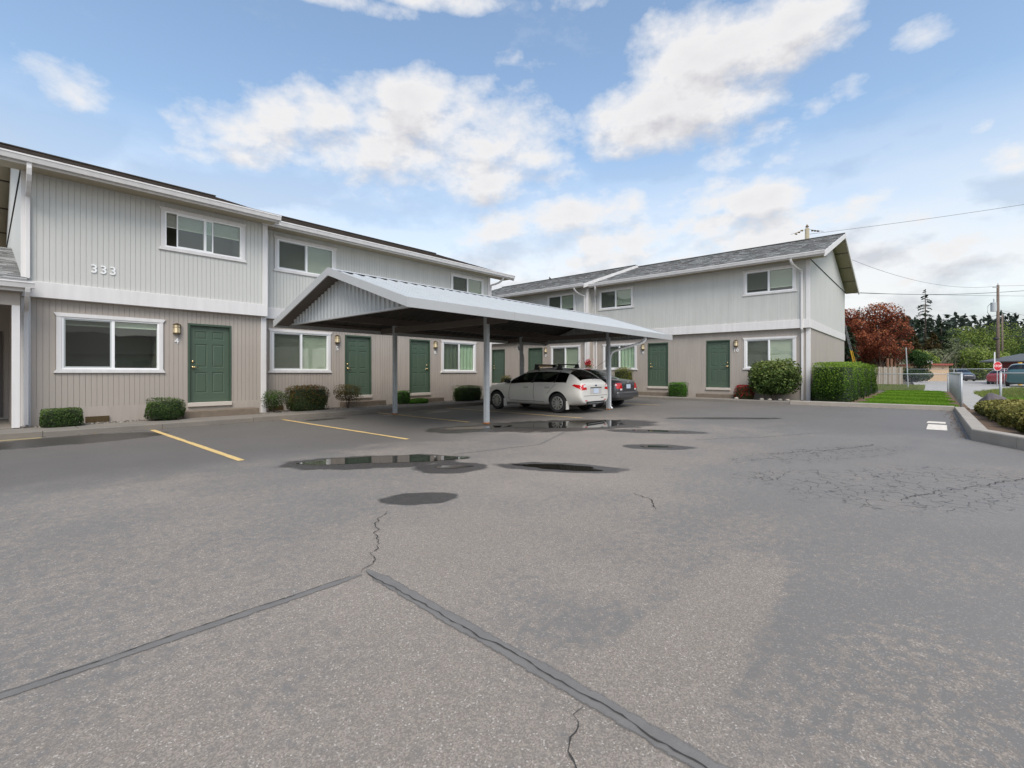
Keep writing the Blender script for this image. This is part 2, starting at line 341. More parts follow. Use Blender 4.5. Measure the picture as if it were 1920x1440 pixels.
# ------------------------------------------------------------------ ground
def asphalt_material():
    m = bpy.data.materials.new('asphalt'); m.use_nodes = True; nt = m.node_tree; N = nt.nodes; L = nt.links
    p = N['Principled BSDF']; tc = N.new('ShaderNodeTexCoord'); P = tc.outputs['Object']
    def nz(scale, detail=5, rough=.6, vec=P):
        n = N.new('ShaderNodeTexNoise'); n.inputs['Scale'].default_value = scale; n.inputs['Detail'].default_value = detail; n.inputs['Roughness'].default_value = rough
        L.new(vec, n.inputs['Vector']); return n.outputs['Fac']
    def M(op, a, b=None, c=None, clamp=False):
        n = N.new('ShaderNodeMath'); n.operation = op; n.use_clamp = clamp
        for i, v in enumerate((a, b, c)):
            if v is None: continue
            if isinstance(v, (int, float)): n.inputs[i].default_value = v
            else: L.new(v, n.inputs[i])
        return n.outputs[0]
    def mix(fac, a, b):
        n = N.new('ShaderNodeMix'); n.data_type = 'RGBA'
        if isinstance(fac, (int, float)): n.inputs['Factor'].default_value = fac
        else: L.new(fac, n.inputs['Factor'])
        for k, v in (('A', a), ('B', b)):
            if isinstance(v, tuple): n.inputs[k].default_value = (*v, 1)
            else: L.new(v, n.inputs[k])
        return n.outputs['Result']
    def ramp(v, lo, hi):
        n = N.new('ShaderNodeMapRange'); n.interpolation_type = 'SMOOTHSTEP'; n.inputs['From Min'].default_value = lo; n.inputs['From Max'].default_value = hi
        L.new(v, n.inputs['Value']); return n.outputs[0]
    sep = N.new('ShaderNodeSeparateXYZ'); L.new(P, sep.inputs[0]); X, Y = sep.outputs[0], sep.outputs[1]
    # aggregate: bare stones and the sealer that has worn off their tops
    vo = N.new('ShaderNodeTexVoronoi'); vo.inputs['Scale'].default_value = 175; L.new(P, vo.inputs['Vector'])
    stone = vo.outputs['Color']; ssep = N.new('ShaderNodeSeparateColor'); L.new(stone, ssep.inputs[0])
    fine = nz(260, 2, .6); med = nz(15, 6, .72); patch = nz(.55, 6, .62); patch2 = nz(1.6, 5, .6)
    bare = mix(ramp(ssep.outputs[0], .15, .95), (.184, .157, .130), (.288, .246, .203))
    bare = mix(ramp(ssep.outputs[1], .955, .985), bare, (.42, .38, .33))
    seal = mix(fine, (.136, .126, .113), (.186, .171, .153))
    seal = mix(ramp(ssep.outputs[1], .90, .96), seal, (.26, .235, .205))
    # where sealer is left: a big worn lane in the middle, more sealer right and far left
    gx = M('SUBTRACT', X, 2.2); lane = M('ABSOLUTE', M('SUBTRACT', M('ADD', M('MULTIPLY', X, -.45), Y), .9))
    field = M('ADD', M('MULTIPLY', M('SUBTRACT', patch, .5), 1.7), M('MULTIPLY', M('SUBTRACT', med, .5), 2.6))
    field = M('ADD', field, M('MULTIPLY', M('SUBTRACT', patch2, .5), .8))
    bias = M('SUBTRACT', M('MULTIPLY', ramp(lane, .3, 2.6), .36), .18)
    # darker resurfaced ground along bays and far end, carport shade painted in too
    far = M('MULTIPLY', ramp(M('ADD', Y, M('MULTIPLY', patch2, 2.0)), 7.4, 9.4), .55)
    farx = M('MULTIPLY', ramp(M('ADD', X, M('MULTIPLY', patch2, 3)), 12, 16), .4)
    lanek = M('MULTIPLY', ramp(M('ADD', X, M('MULTIPLY', patch2, .5)), 1.75, 2.2), M('SUBTRACT', 1.0, ramp(M('ADD', Y, M('MULTIPLY', patch2, 1.2)), 1.9, 3.6)))
    worn = M('MULTIPLY', M('MULTIPLY', ramp(X, 1.5, 2.0), M('SUBTRACT', 1.0, ramp(M('ADD', X, M('MULTIPLY', patch2, 1.5)), 3.6, 4.6))), M('SUBTRACT', 1.0, ramp(M('ABSOLUTE', M('SUBTRACT', M('ADD', Y, M('MULTIPLY', patch2, .3)), 1.02)), .10, .30)))
    field = M('SUBTRACT', M('ADD', field, M('MULTIPLY', lanek, .26)), M('MULTIPLY', worn, 1.3))
    worn2 = M('MULTIPLY', M('SUBTRACT', 1.0, ramp(M('ABSOLUTE', M('SUBTRACT', X, 2.5)), .3, 1.1)), M('SUBTRACT', 1.0, ramp(M('ABSOLUTE', M('ADD', Y, .15)), .1, .7)))
    field = M('ADD', M('SUBTRACT', field, M('MULTIPLY', worn2, .35)), M('MULTIPLY', M('MULTIPLY', M('SUBTRACT', med, .5), worn2), 3.0))
    k = ramp(M('ADD', M('ADD', field, bias), M('ADD', far, farx)), -.2, .5)
    col = mix(k, bare, seal)
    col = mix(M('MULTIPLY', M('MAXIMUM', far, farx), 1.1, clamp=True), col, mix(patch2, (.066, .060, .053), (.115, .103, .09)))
    big = M('ADD', M('MULTIPLY', nz(.23, 4, .6), .5), .75)
    sc = N.new('ShaderNodeVectorMath'); sc.operation = 'SCALE'; L.new(col, sc.inputs[0]); L.new(big, sc.inputs['Scale']); col = sc.outputs[0]
    # alligator cracking
    ve = N.new('ShaderNodeTexVoronoi'); ve.feature = 'DISTANCE_TO_EDGE'; ve.inputs['Scale'].default_value = 5.6
    wv = N.new('ShaderNodeVectorMath'); wv.operation = 'ADD'; wn = N.new('ShaderNodeTexNoise'); wn.inputs['Scale'].default_value = 5; L.new(P, wn.inputs['Vector'])
    ws = N.new('ShaderNodeVectorMath'); ws.operation = 'SCALE'; ws.inputs['Scale'].default_value = .22; L.new(wn.outputs['Color'], ws.inputs[0])
    L.new(P, wv.inputs[0]); L.new(ws.outputs[0], wv.inputs[1]); L.new(wv.outputs[0], ve.inputs['Vector'])
    line = M('SUBTRACT', 1.0, ramp(ve.outputs['Distance'], .010, .034))
    EN = M('ADD', M('MULTIPLY', M('SUBTRACT', nz(2.3, 6, .58), .5), 4.2), M('MULTIPLY', M('SUBTRACT', med, .5), .35))
    def ell(cx, cy, rx, ry, rot, edge=.35, ns=2.2, amp=.8):
        c, s_ = math.cos(R(rot)), math.sin(R(rot))
        dx = M('SUBTRACT', X, cx); dy = M('SUBTRACT', Y, cy)
        u = M('MULTIPLY', M('ADD', M('MULTIPLY', dx, c), M('MULTIPLY', dy, s_)), 1 / rx)
        v = M('MULTIPLY', M('SUBTRACT', M('MULTIPLY', dy, c), M('MULTIPLY', dx, s_)), 1 / ry)
        r2 = M('ADD', M('ADD', M('MULTIPLY', u, u), M('MULTIPLY', v, v)), M('MULTIPLY', EN, amp))
        return M('SUBTRACT', 1.0, ramp(r2, 1 - edge, 1 + edge))
    crk = M('MAXIMUM', ell(7.2, .0, 1.9, .95, -32, .3, 1.6, .5), M('MAXIMUM', ell(8.9, 1.2, 2.0, .5, -27, .3, 1.6, .5), ell(6.7, 1.2, .9, .45, -40, .3, 2, .5)))
    crk = M('MULTIPLY', M('MULTIPLY', line, crk), ramp(nz(2.3, 3), .32, .48))
    # damp asphalt round the puddles
    wet = None
    for e in WET:
        q = ell(*e, .16, 3.0, .36); wet = q if wet is None else M('MAXIMUM', wet, q)
    wetc = N.new('ShaderNodeVectorMath'); wetc.operation = 'SCALE'; L.new(col, wetc.inputs[0]); wetc.inputs['Scale'].default_value = .30
    col = mix(wet, col, wetc.outputs[0])
    col = mix(M('MULTIPLY', crk, .75), col, (.03, .027, .024))
    L.new(col, p.inputs['Base Color'])
    rough = M('SUBTRACT', M('SUBTRACT', .82, M('MULTIPLY', k, .18)), M('MULTIPLY', wet, .30)); L.new(rough, p.inputs['Roughness'])
    h = M('ADD', M('MULTIPLY', ssep.outputs[2], M('SUBTRACT', 1.0, M('MULTIPLY', k, .72))), M('MULTIPLY', fine, .4))
    h = M('SUBTRACT', h, M('MULTIPLY', crk, 2.0))
    bp = N.new('ShaderNodeBump'); bp.inputs['Strength'].default_value = .55; bp.inputs['Distance'].default_value = .006
    L.new(h, bp.inputs['Height']); L.new(bp.outputs[0], p.inputs['Normal'])
    return m
# damp patches: centre x, y, half sizes, rotation
WET = [(3.75, 6.0, 1.3, .52, -38), (4.2, 4.85, .5, .36, -38), (5.2, 3.75, .9, .30, -62), (2.95, 3.92, .40, .24, -40),
       (9.4, 6.7, 2.6, 1.15, -30), (7.5, 7.8, 1.2, .65, -20), (9.75, 4.45, 1.1, .35, -60), (7.75, 3.5, .62, .3, -55),
       (9.2, 12.1, 1.3, .35, 0), (1.2, 12.2, 1.4, .8, 0), (13.8, 4.3, 1.6, .3, -50), (6.3, 12.4, .6, .25, 0)]
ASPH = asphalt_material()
def lot_z(x, y):
    t = min(max((x - 14) / 6, 0), 1); return .085 * t * t * (3 - 2 * t)
m = MB(); xs = list(np.linspace(-45, 14, 30)) + list(np.linspace(14.5, 20.3, 9)); ys = list(np.linspace(-45, 13.4, 30))
for i in range(len(xs) - 1):
    for j in range(len(ys) - 1):
        if xs[i + 1] > 12.7 and ys[j + 1] < -.6 and ys[j] < -.6 and xs[i] >= 12.4: continue
        a, b, c, d = xs[i], xs[i + 1], ys[j], ys[j + 1]
        m.quad((a, c, lot_z(a, c)), (b, c, lot_z(b, c)), (b, d, lot_z(b, d)), (a, d, lot_z(a, d)))
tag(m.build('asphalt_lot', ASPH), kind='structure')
GR = mat('ground_soil', (.14, .12, .085), .95, .2, .6, .6, 12)
m = MB(); m.quad((-900, -900, -.06), (1500, -900, -.06), (1500, 900, -.06), (-900, 900, -.06)); tag(m.build('ground', GR), kind='structure')
m = MB(); m.box(20.42, 60, -30, 40, -.05, .085); tag(m.build('verge_ground', SOIL), kind='structure')

# puddles: still water lying in the dips
WATER = bpy.data.materials.new('water'); WATER.use_nodes = True
_n = WATER.node_tree.nodes; _p = _n['Principled BSDF']; _p.inputs['Base Color'].default_value = (.018, .016, .012, 1)
_p.inputs['Roughness'].default_value = .02; _p.inputs['IOR'].default_value = 1.6; _p.inputs['Specular IOR Level'].default_value = .9
_t = _n.new('ShaderNodeTexNoise'); _t.inputs['Scale'].default_value = 3; _b = _n.new('ShaderNodeBump'); _b.inputs['Strength'].default_value = .012
WATER.node_tree.links.new(_t.outputs['Fac'], _b.inputs['Height']); WATER.node_tree.links.new(_b.outputs[0], _p.inputs['Normal'])
def puddle(cx, cy, rx, ry, rot, seed):
    r = random.Random(seed); k = 44; ph = [r.uniform(0, 6.28) for _ in range(5)]; c, s = math.cos(R(rot)), math.sin(R(rot)); pts = []
    for i in range(k):
        a = 2 * math.pi * i / k
        q = 1 + .16 * math.sin(2 * a + ph[0]) + .12 * math.sin(3 * a + ph[1]) + .07 * math.sin(5 * a + ph[2]) + .05 * math.sin(9 * a + ph[3])
        u, v = rx * q * math.cos(a), ry * q * math.sin(a); x, y = cx + u * c - v * s, cy + u * s + v * c
        pts.append((x, y, lot_z(x, y) + .004))
    m = MB(); m.poly(pts); return tag(m.build('puddle', WATER), kind='structure')
for i, a in enumerate([(3.95, 6.0, .98, .34, -38), (4.25, 4.85, .22, .11, -38), (5.2, 3.75, .6, .16, -62), (9.7, 6.65, 1.8, .62, -33),
                       (7.65, 7.85, .75, .26, -22), (9.85, 4.5, .42, .14, -60), (7.75, 3.55, .26, .09, -50)]): puddle(*a, i + 3)

# crack seal bands and the cracks in them
def strip(name, pts, w0, mat_, z, jag=0, seed=1, step=.06):
    """ribbon on the ground; vertex attribute rnd is 0 at the edges and 1 along the middle"""
    r = random.Random(seed); m = MB(); P = [Vector((*p, 0)) for p in pts]; path = []
    for a, b in zip(P, P[1:]):
        n = max(1, int((b - a).length / step)); path += [a.lerp(b, i / n) for i in range(n)]
    path.append(P[-1]); off = 0; n = len(path)
    for i, p in enumerate(path):
        t = (path[min(i + 1, n - 1)] - path[max(0, i - 1)]).normalized(); nrm = Vector((-t.y, t.x, 0))
        off = off * .8 + r.uniform(-jag, jag); w = w0 * (r.uniform(.9, 1.1) if jag < .003 else r.uniform(.35, 1.5)); w *= min(1, .25 + .25 * min(i, n - 1 - i))
        for q in (.5, 0, -.5):
            c = p + nrm * (off + w * q); m.v.append((c.x, c.y, lot_z(c.x, c.y) + z))
    for i in range(n - 1):
        for q in (0, 1): m.f.append((3 * i + q, 3 * i + q + 1, 3 * i + q + 4, 3 * i + q + 3)); m.mi.append(0)
    o = m.build(name, mat_); at_ = o.data.attributes.new('rnd', 'FLOAT', 'POINT'); at_.data.foreach_set('value', [float(i % 3 == 1) for i in range(len(o.data.vertices))])
    return tag(o, kind='structure')
SEALM = mat('crack_sealer', (.152, .142, .129), .66, .12, 9, .3, 120)
_N = SEALM.node_tree.nodes; _L = SEALM.node_tree.links; _a = _N.new('ShaderNodeAttribute'); _a.attribute_name = 'rnd'
_x = _N.new('ShaderNodeTexNoise'); _x.inputs['Scale'].default_value = 22; _x.inputs['Detail'].default_value = 6; _x.inputs['Roughness'].default_value = .7
_tc = _N.new('ShaderNodeTexCoord'); _L.new(_tc.outputs['Object'], _x.inputs['Vector'])
_s = _N.new('ShaderNodeMath'); _s.operation = 'MULTIPLY_ADD'; _s.inputs[1].default_value = 1.5; _L.new(_a.outputs['Fac'], _s.inputs[0]); _L.new(_x.outputs['Fac'], _s.inputs[2])
_r = _N.new('ShaderNodeMapRange'); _r.inputs['From Min'].default_value = .75; _r.inputs['From Max'].default_value = 1.15; _L.new(_s.outputs[0], _r.inputs['Value'])
_t = _N.new('ShaderNodeBsdfTransparent'); _m = _N.new('ShaderNodeMixShader'); _L.new(_r.outputs[0], _m.inputs[0]); _L.new(_t.outputs[0], _m.inputs[1]); _L.new(_N['Principled BSDF'].outputs[0], _m.inputs[2]); _L.new(_m.outputs[0], _N['Material Output'].inputs[0])
CRACKM = mat('crack_shadow', (.04, .036, .032), .95)
strip('crack_seal', [(-3, 2.86), (-.6, 2.79), (.6, 2.74), (1.6, 2.70)], .085, SEALM, .003, .001, 2)
strip('crack_seal', [(1.66, 2.74), (1.62, 1.9), (1.60, 1.2), (1.57, .55), (1.5, -.8), (1.45, -2)], .12, SEALM, .0035, .001, 3)
strip('crack', [(-3, 2.88), (-.6, 2.81), (.6, 2.76), (1.6, 2.72)], .005, CRACKM, .007, .004, 5, .03)
strip('crack', [(1.63, 2.72), (1.61, 1.9), (1.60, 1.2), (1.56, .55), (1.5, -.8)], .006, CRACKM, .0075, .008, 6, .03)
strip('crack', [(1.6, 2.72), (1.9, 3.02), (2.15, 3.4), (2.44, 3.78)], .007, CRACKM, .007, .022, 7, .03)
strip('crack', [(1.53, .98), (1.38, .93), (1.28, .80), (1.1, .74), (.95, .62)], .006, CRACKM, .007, .02, 8, .025)
strip('crack', [(4.6, 2.35), (4.5, 2.1), (4.2, 1.9)], .01, CRACKM, .006, .015, 9, .03)
strip('crack_seal', [(4.9, 5.6), (6.6, 5.2), (8.4, 5.9)], .06, SEALM, .003, .006, 14)
strip('crack', [(6.1, .2), (6.9, -.1), (7.8, -.6), (9, -1.2)], .010, CRACKM, .006, .03, 10, .03)
strip('crack', [(8.2, 1.9), (9.4, 1.2), (10.6, .7)], .012, CRACKM, .006, .03, 11, .03)
strip('crack', [(9.0, 3.4), (10.5, 2.4), (12, 1.6)], .010, CRACKM, .006, .03, 12, .04)

# painted parking lines
for k, (x, y0, y1) in enumerate([(2.5, 7.5, 13.0), (5.42, 7.5, 13.25), (8.34, 8.9, 13.2), (11.2, 7.3, 13.2), (14.12, 8.9, 13.2), (17.05, 7.6, 13.2)]):
    m = MB(); y = y0; r = random.Random(k)
    while y < y1:
        q = min(y + r.uniform(.25, .6), y1); w = .048 + r.uniform(-.006, .004)
        m.quad((x - w, y, lot_z(x, y) + .0055), (x + w + r.uniform(-.008, .004), y, lot_z(x, y) + .0055), (x + w, q, lot_z(x, q) + .0055), (x - w + r.uniform(-.004, .008), q, lot_z(x, q) + .0055)); y = q
    tag(m.build('parking_line', YEL), kind='structure')
m = MB()
for x0, x1 in ((14.15, 15.45), (15.75, 16.2)):
    m.quad((x0, -.32, lot_z(x0, 0) + .006), (x1, -.34, lot_z(x1, 0) + .006), (x1, .0, lot_z(x1, 0) + .006), (x0, .03, lot_z(x0, 0) + .006))
tag(m.build('painted_marking', WPAINT), kind='structure')
m = MB(); m.box(-2.5, .75, 12.98, 13.13, .002, .008); tag(m.build('painted_marking', mat('worn_yellow', (.30, .24, .13), .85, .2, 9)), kind='structure')

# walks, kerbs, beds
def kerb(pts, w, z0, z1, name='kerb', mat_=CONC, seg=1.2):
    m = MB(); r = random.Random(3)
    for (a, b) in zip(pts, pts[1:]):
        a = Vector(a); b = Vector(b); n = max(1, int((b - a).length / seg)); t = (b - a).normalized(); nn = Vector((-t.y, t.x)) * w
        for i in range(n):
            p, q = a.lerp(b, i / n), a.lerp(b, (i + 1) / n - .008 / max((b - a).length, .01)); dz = r.uniform(-.008, .008); j = .012
            lo = [(p.x, p.y), (q.x, q.y), (q.x + nn.x, q.y + nn.y), (p.x + nn.x, p.y + nn.y)]
            base = len(m.v); nx = nn.normalized() * j
            hi = [(lo[0][0] + nx.x, lo[0][1] + nx.y), (lo[1][0] + nx.x, lo[1][1] + nx.y), (lo[2][0] - nx.x, lo[2][1] - nx.y), (lo[3][0] - nx.x, lo[3][1] - nx.y)]
            m.v += [(*c, z0) for c in lo] + [(*c, z1 - .02 + dz) for c in lo] + [(*c, z1 + dz) for c in hi]
            for q4 in ((0, 1, 5, 4), (1, 2, 6, 5), (2, 3, 7, 6), (3, 0, 4, 7), (4, 5, 9, 8), (5, 6, 10, 9), (6, 7, 11, 10), (7, 4, 8, 11), (8, 9, 10, 11)):
                m.f.append(tuple(base + k for k in q4)); m.mi.append(0)
    return tag(m.build(name, mat_), kind='structure')
m = MB()
for i in range(14):
    x0 = -6 + i * 1.83; m.box(x0, x0 + 1.815, 13.28, 14.12, -.03, .125)
tag(m.build('front_walk', WALKC), kind='structure')
kerb([(20.2, 13.28), (-7, 13.28)], .14, -.03, .128, 'kerb', WALKC, 1.83)
m = MB(); m.box(-6, 20.2, 14.125, 15.2, -.03, .12); tag(m.build('planting_bed', SOIL), kind='structure')
m = MB()
for i in range(6):
    y0 = 4.0 + i * 1.83; m.box(20.36, 21.12, y0, y0 + 1.815, .0, .19)
tag(m.build('side_walk', WALKC), kind='structure')
kerb([(20.22, 3.9), (20.22, 14.2)], -.14, .0, .195, 'kerb', WALKC, 1.83)
m = MB(); m.box(21.13, 22.2, 3.3, 20, .0, .17); tag(m.build('planting_bed', SOIL), kind='structure')
kerb([(20.2, -.62), (20.2, 3.9)], -.2, .0, .235, 'kerb', CONC, 2.4)
kerb([(20.4, -.62), (12.55, -.62), (11.55, -1.12), (8.5, -3.1)], .24, .0, .21, 'kerb', CONC, 2.4)
m = MB(); m.poly([(20.6, -.8, .13), (20.6, -2.6, .13), (9.5, -9, .13), (8.4, -3.2, .13), (11.4, -1.2, .13), (12.5, -.8, .13)][::-1]); tag(m.build('planter_bed', MULCH), kind='structure')
def gravel_scatter(name, n, x0, x1, y0, y1, z, s):
    P = np.stack([rng.uniform(x0, x1, n), rng.uniform(y0, y1, n), np.full(n, z)], 1)
    V = leaves(P, s, .9, 1.2, spread=.7); return tag(quadcloud(name, V, mat('pebble', (.26, .235, .20), .9, attr=.6), rng.uniform(0, 1, n)), 'small grey and tan pebbles strewn along the planting bed', 'gravel', kind='stuff')
gravel_scatter('gravel', 5000, .7, 15, 14.14, 14.5, .128, .035)

# ------------------------------------------------------------------ buildings
def openings_cells(u0, u1, z0, z1, ops):
    us = sorted({u0, u1, *[min(max(o[k], u0), u1) for o in ops for k in (0, 1)]}); zs = sorted({z0, z1, *[min(max(o[k], z0), z1) for o in ops for k in (2, 3)]})
    for a, b in zip(us, us[1:]):
        for c, d in zip(zs, zs[1:]):
            mu, mz = (a + b) / 2, (c + d) / 2
            if not any(o[0] < mu < o[1] and o[2] < mz < o[3] for o in ops): yield a, b, c, d
BOARD = {}
def siding(parent, u0, u1, z0, z1, v, ops, mat_, single, step=.0996):
    """grooved vertical boards; single = every board an object of its own"""
    m = MB(); u = u0
    while u < u1 - .01:
        e = min(u + step, u1); a, b = u + .003, e - .003
        cuts = sorted((o[2], o[3]) for o in ops if o[0] < (a + b) / 2 < o[1]); z = z0; spans = []
        for c, d in cuts:
            if c > z: spans.append((z, c))
            z = max(z, d)
        if z < z1: spans.append((z, z1))
        for c, d in spans:
            if d - c < .01: continue
            if single:
                key = (round(b - a, 4), round(d - c, 4), mat_.name)
                if key not in BOARD:
                    q = MB(); q.box(0, b - a, 0, .0155, 0, d - c); BOARD[key] = q.mesh('board', mat_)
                o = link('board', BOARD[key], parent); o.location = (a, v, c)
            else: m.box(a, b, v, v + .0155, c, d)
        u = e
    if not single: tag(m.build('siding_boards', mat_, parent), kind='stuff')
def wall_sheet(name, parent, u0, u1, z0, z1, v, ops, mat_, depth=.12):
    m = MB()
    for a, b, c, d in openings_cells(u0, u1, z0, z1, ops):
        m.quad((a, v, c), (b, v, c), (b, v, d), (a, v, d)); m.quad((a, v + depth, c), (a, v + depth, d), (b, v + depth, d), (b, v + depth, c))
    for o in ops:
        a, b, c, d = o[:4]
        m.quad((a, v, c), (a, v + depth, c), (a, v + depth, d), (a, v, d)); m.quad((b, v, c), (b, v, d), (b, v + depth, d), (b, v + depth, c))
        m.quad((a, v, c), (b, v, c), (b, v + depth, c), (a, v + depth, c)); m.quad((a, v, d), (a, v + depth, d), (b, v + depth, d), (b, v, d))
    return m.build(name, mat_, parent)
def window(root, uL, uR, zB, zT, v, blind='slat', trim=WHITE, slide=0, half=None, lab=None):
    """slider window: flared trim, vinyl frame, two panes, sash, blind and the room behind"""
    t = .085; a, b, c, d = uL + .05, uR - .05, zB, zT            # outer trim box without ears
    m = MB(); f0, f1 = v - .032, v + .004
    m.prism([(a, d - t), (b, d - t), (b + .05, d), (a - .05, d)], 'y', f0 - .008, f1)
    m.prism([(a, c + t), (b, c + t), (b + .05, c), (a - .05, c)], 'y', f0 - .008, f1)
    m.box(a, a + t, f0, f1, c + t, d - t); m.box(b - t, b, f0, f1, c + t, d - t)
    a, b, c, d = a + t, b - t, c + t, d - t
    w = m.build('window', trim, root, bevel=.004)
    if lab: w['label'] = lab
    k = .035; q = MB()
    q.box(a, b, v - .018, v + .06, c, c + k); q.box(a, b, v - .018, v + .06, d - k, d); q.box(a, a + k, v - .018, v + .06, c + k, d - k); q.box(b - k, b, v - .018, v + .06, c + k, d - k)
    mid = (a + b) / 2; q.box(mid - .028, mid + .028, v - .014, v + .055, c + k, d - k)
    q.build('window_frame', VINYL, w)
    a, b, c, d = a + k, b - k, c + k, d - k
    s = MB(); sw = .028; x0, x1 = a + slide, mid - .028 + slide
    if slide: s2 = SCREEN
    s.box(x0, x1, v - .004, v + .02, c, c + sw); s.box(x0, x1, v - .004, v + .02, d - sw, d); s.box(x0, x0 + sw, v - .004, v + .02, c + sw, d - sw); s.box(x1 - sw, x1, v - .004, v + .02, c + sw, d - sw)
    s.build('sash', SCREEN if not slide else VINYL, w)
    p = MB(); p.box(x0 + sw, x1 - sw, v + .006, v + .012, c + sw, d - sw); p.build('pane', GLASS, w)
    p = MB(); p.box(mid + .028, b, v + .03, v + .036, c, d); p.build('pane', GLASS, w)
    if not slide:
        p = MB(); p.quad((x0 + sw, v - .002, c + sw), (x1 - sw, v - .002, c + sw), (x1 - sw, v - .002, d - sw), (x0 + sw, v - .002, d - sw)); p.build('insect_screen', SCR, w)
    r = MB(); D = .9; r.quad((a - k, v + D, c - k), (b + k, v + D, c - k), (b + k, v + D, d + k), (a - k, v + D, d + k))
    for s_ in (a - k - .001, b + k + .001): r.quad((s_, v + .13, c - k), (s_, v + D, c - k), (s_, v + D, d + k), (s_, v + .13, d + k))
    for z_ in (c - k - .001, d + k + .001): r.quad((a - k, v + .13, z_), (b + k, v + .13, z_), (b + k, v + D, z_), (a - k, v + D, z_))
    r.build('room', ROOM, w)
    bb = MB(); z = d
    lo = c if half is None else d - (d - c) * half
    if blind in ('slat', 'wood'):
        while z > lo + .02:
            bb.quad((a, v + .088, z), (b, v + .088, z), (b, v + .070, z - .019), (a, v + .070, z - .019)); z -= .0205
        bb.box(a, b, v + .066, v + .09, lo, lo + .02); bb.build('blind', BLIND if blind == 'slat' else BLINDW, w)
    elif blind == 'curtain':
        n = 60
        for i in range(n):
            x, y = a + (b - a) * i / n, a + (b - a) * (i + 1) / n; h0, h1 = .018 * math.sin(i * .9), .018 * math.sin((i + 1) * .9)
            bb.quad((x, v + .1 + h0, lo), (y, v + .1 + h1, lo), (y, v + .1 + h1, d), (x, v + .1 + h0, d))
        bb.build('curtain', CURT, w)
    return w
DOORM = {}
def door(root, uL, uR, zf, v, hinge_right=True):
    """six-panel door in a green frame, threshold, lever and deadbolt"""
    a, b, z0, z1 = uL + .045, uR - .045, zf, zf + 2.03
    m = MB(); w = b - a; xs = [0, .12, .12 + (w - .36) / 2, .24 + (w - .36) / 2, w - .12, w]; zs = [0, .24, .80, .93, 1.55, 1.68, 1.89, 2.03]
    V = v + .05
    def P(x, y, z): return (a + x, y, z0 + z)
    for i in range(5):
        for j in range(7):
            x0, x1, y0, y1 = xs[i], xs[i + 1], zs[j], zs[j + 1]
            if i in (1, 3) and j in (1, 3, 5):
                def ring(o, dv): return [P(x0 + o, V + dv, y0 + o), P(x1 - o, V + dv, y0 + o), P(x1 - o, V + dv, y1 - o), P(x0 + o, V + dv, y1 - o)]
                rs = [ring(0, 0), ring(.012, .011), ring(.028, .011), ring(.042, .002)]
                for r0, r1 in zip(rs, rs[1:]):
                    for q in range(4): m.quad(r0[q], r0[(q + 1) % 4], r1[(q + 1) % 4], r1[q])
                m.quad(*rs[-1])
            else: m.quad(P(x0, V, y0), P(x1, V, y0), P(x1, V, y1), P(x0, V, y1))
    m.quad(P(0, V + .045, 0), P(0, V + .045, 2.03), P(w, V + .045, 2.03), P(w, V + .045, 0))
    d = m.build('door', GREEN, root)
    f = MB(); f.box(uL, a - .003, v - .022, v + .12, zf - .10, z1 + .06); f.box(b + .003, uR, v - .022, v + .12, zf - .10, z1 + .06); f.box(a - .003, b + .003, v - .022, v + .12, z1 + .004, z1 + .06)
    f.build('door_frame', GREEND, d, bevel=.004)
    t = MB(); t.box(uL - .01, uR + .01, v - .06, v + .1, zf - .115, zf - .008); t.build('threshold', THR, d, bevel=.008)
    hx = b - .07 if not hinge_right else a + .07; s = -1 if not hinge_right else 1
    h = MB(); h.tube([(hx, V, z0 + .93), (hx, V - .045, z0 + .93)], .03, 12); h.tube([(hx, V - .045, z0 + .93), (hx + s * .05, V - .055, z0 + .935), (hx + s * .115, V - .05, z0 + .925)], .011, 8); h.build('handle', BRASS, d, smooth=True)
    h = MB(); h.tube([(hx, V, z0 + 1.08), (hx, V - .025, z0 + 1.08)], .03, 12); h.build('deadbolt', BRASS, d, smooth=True)
    return d
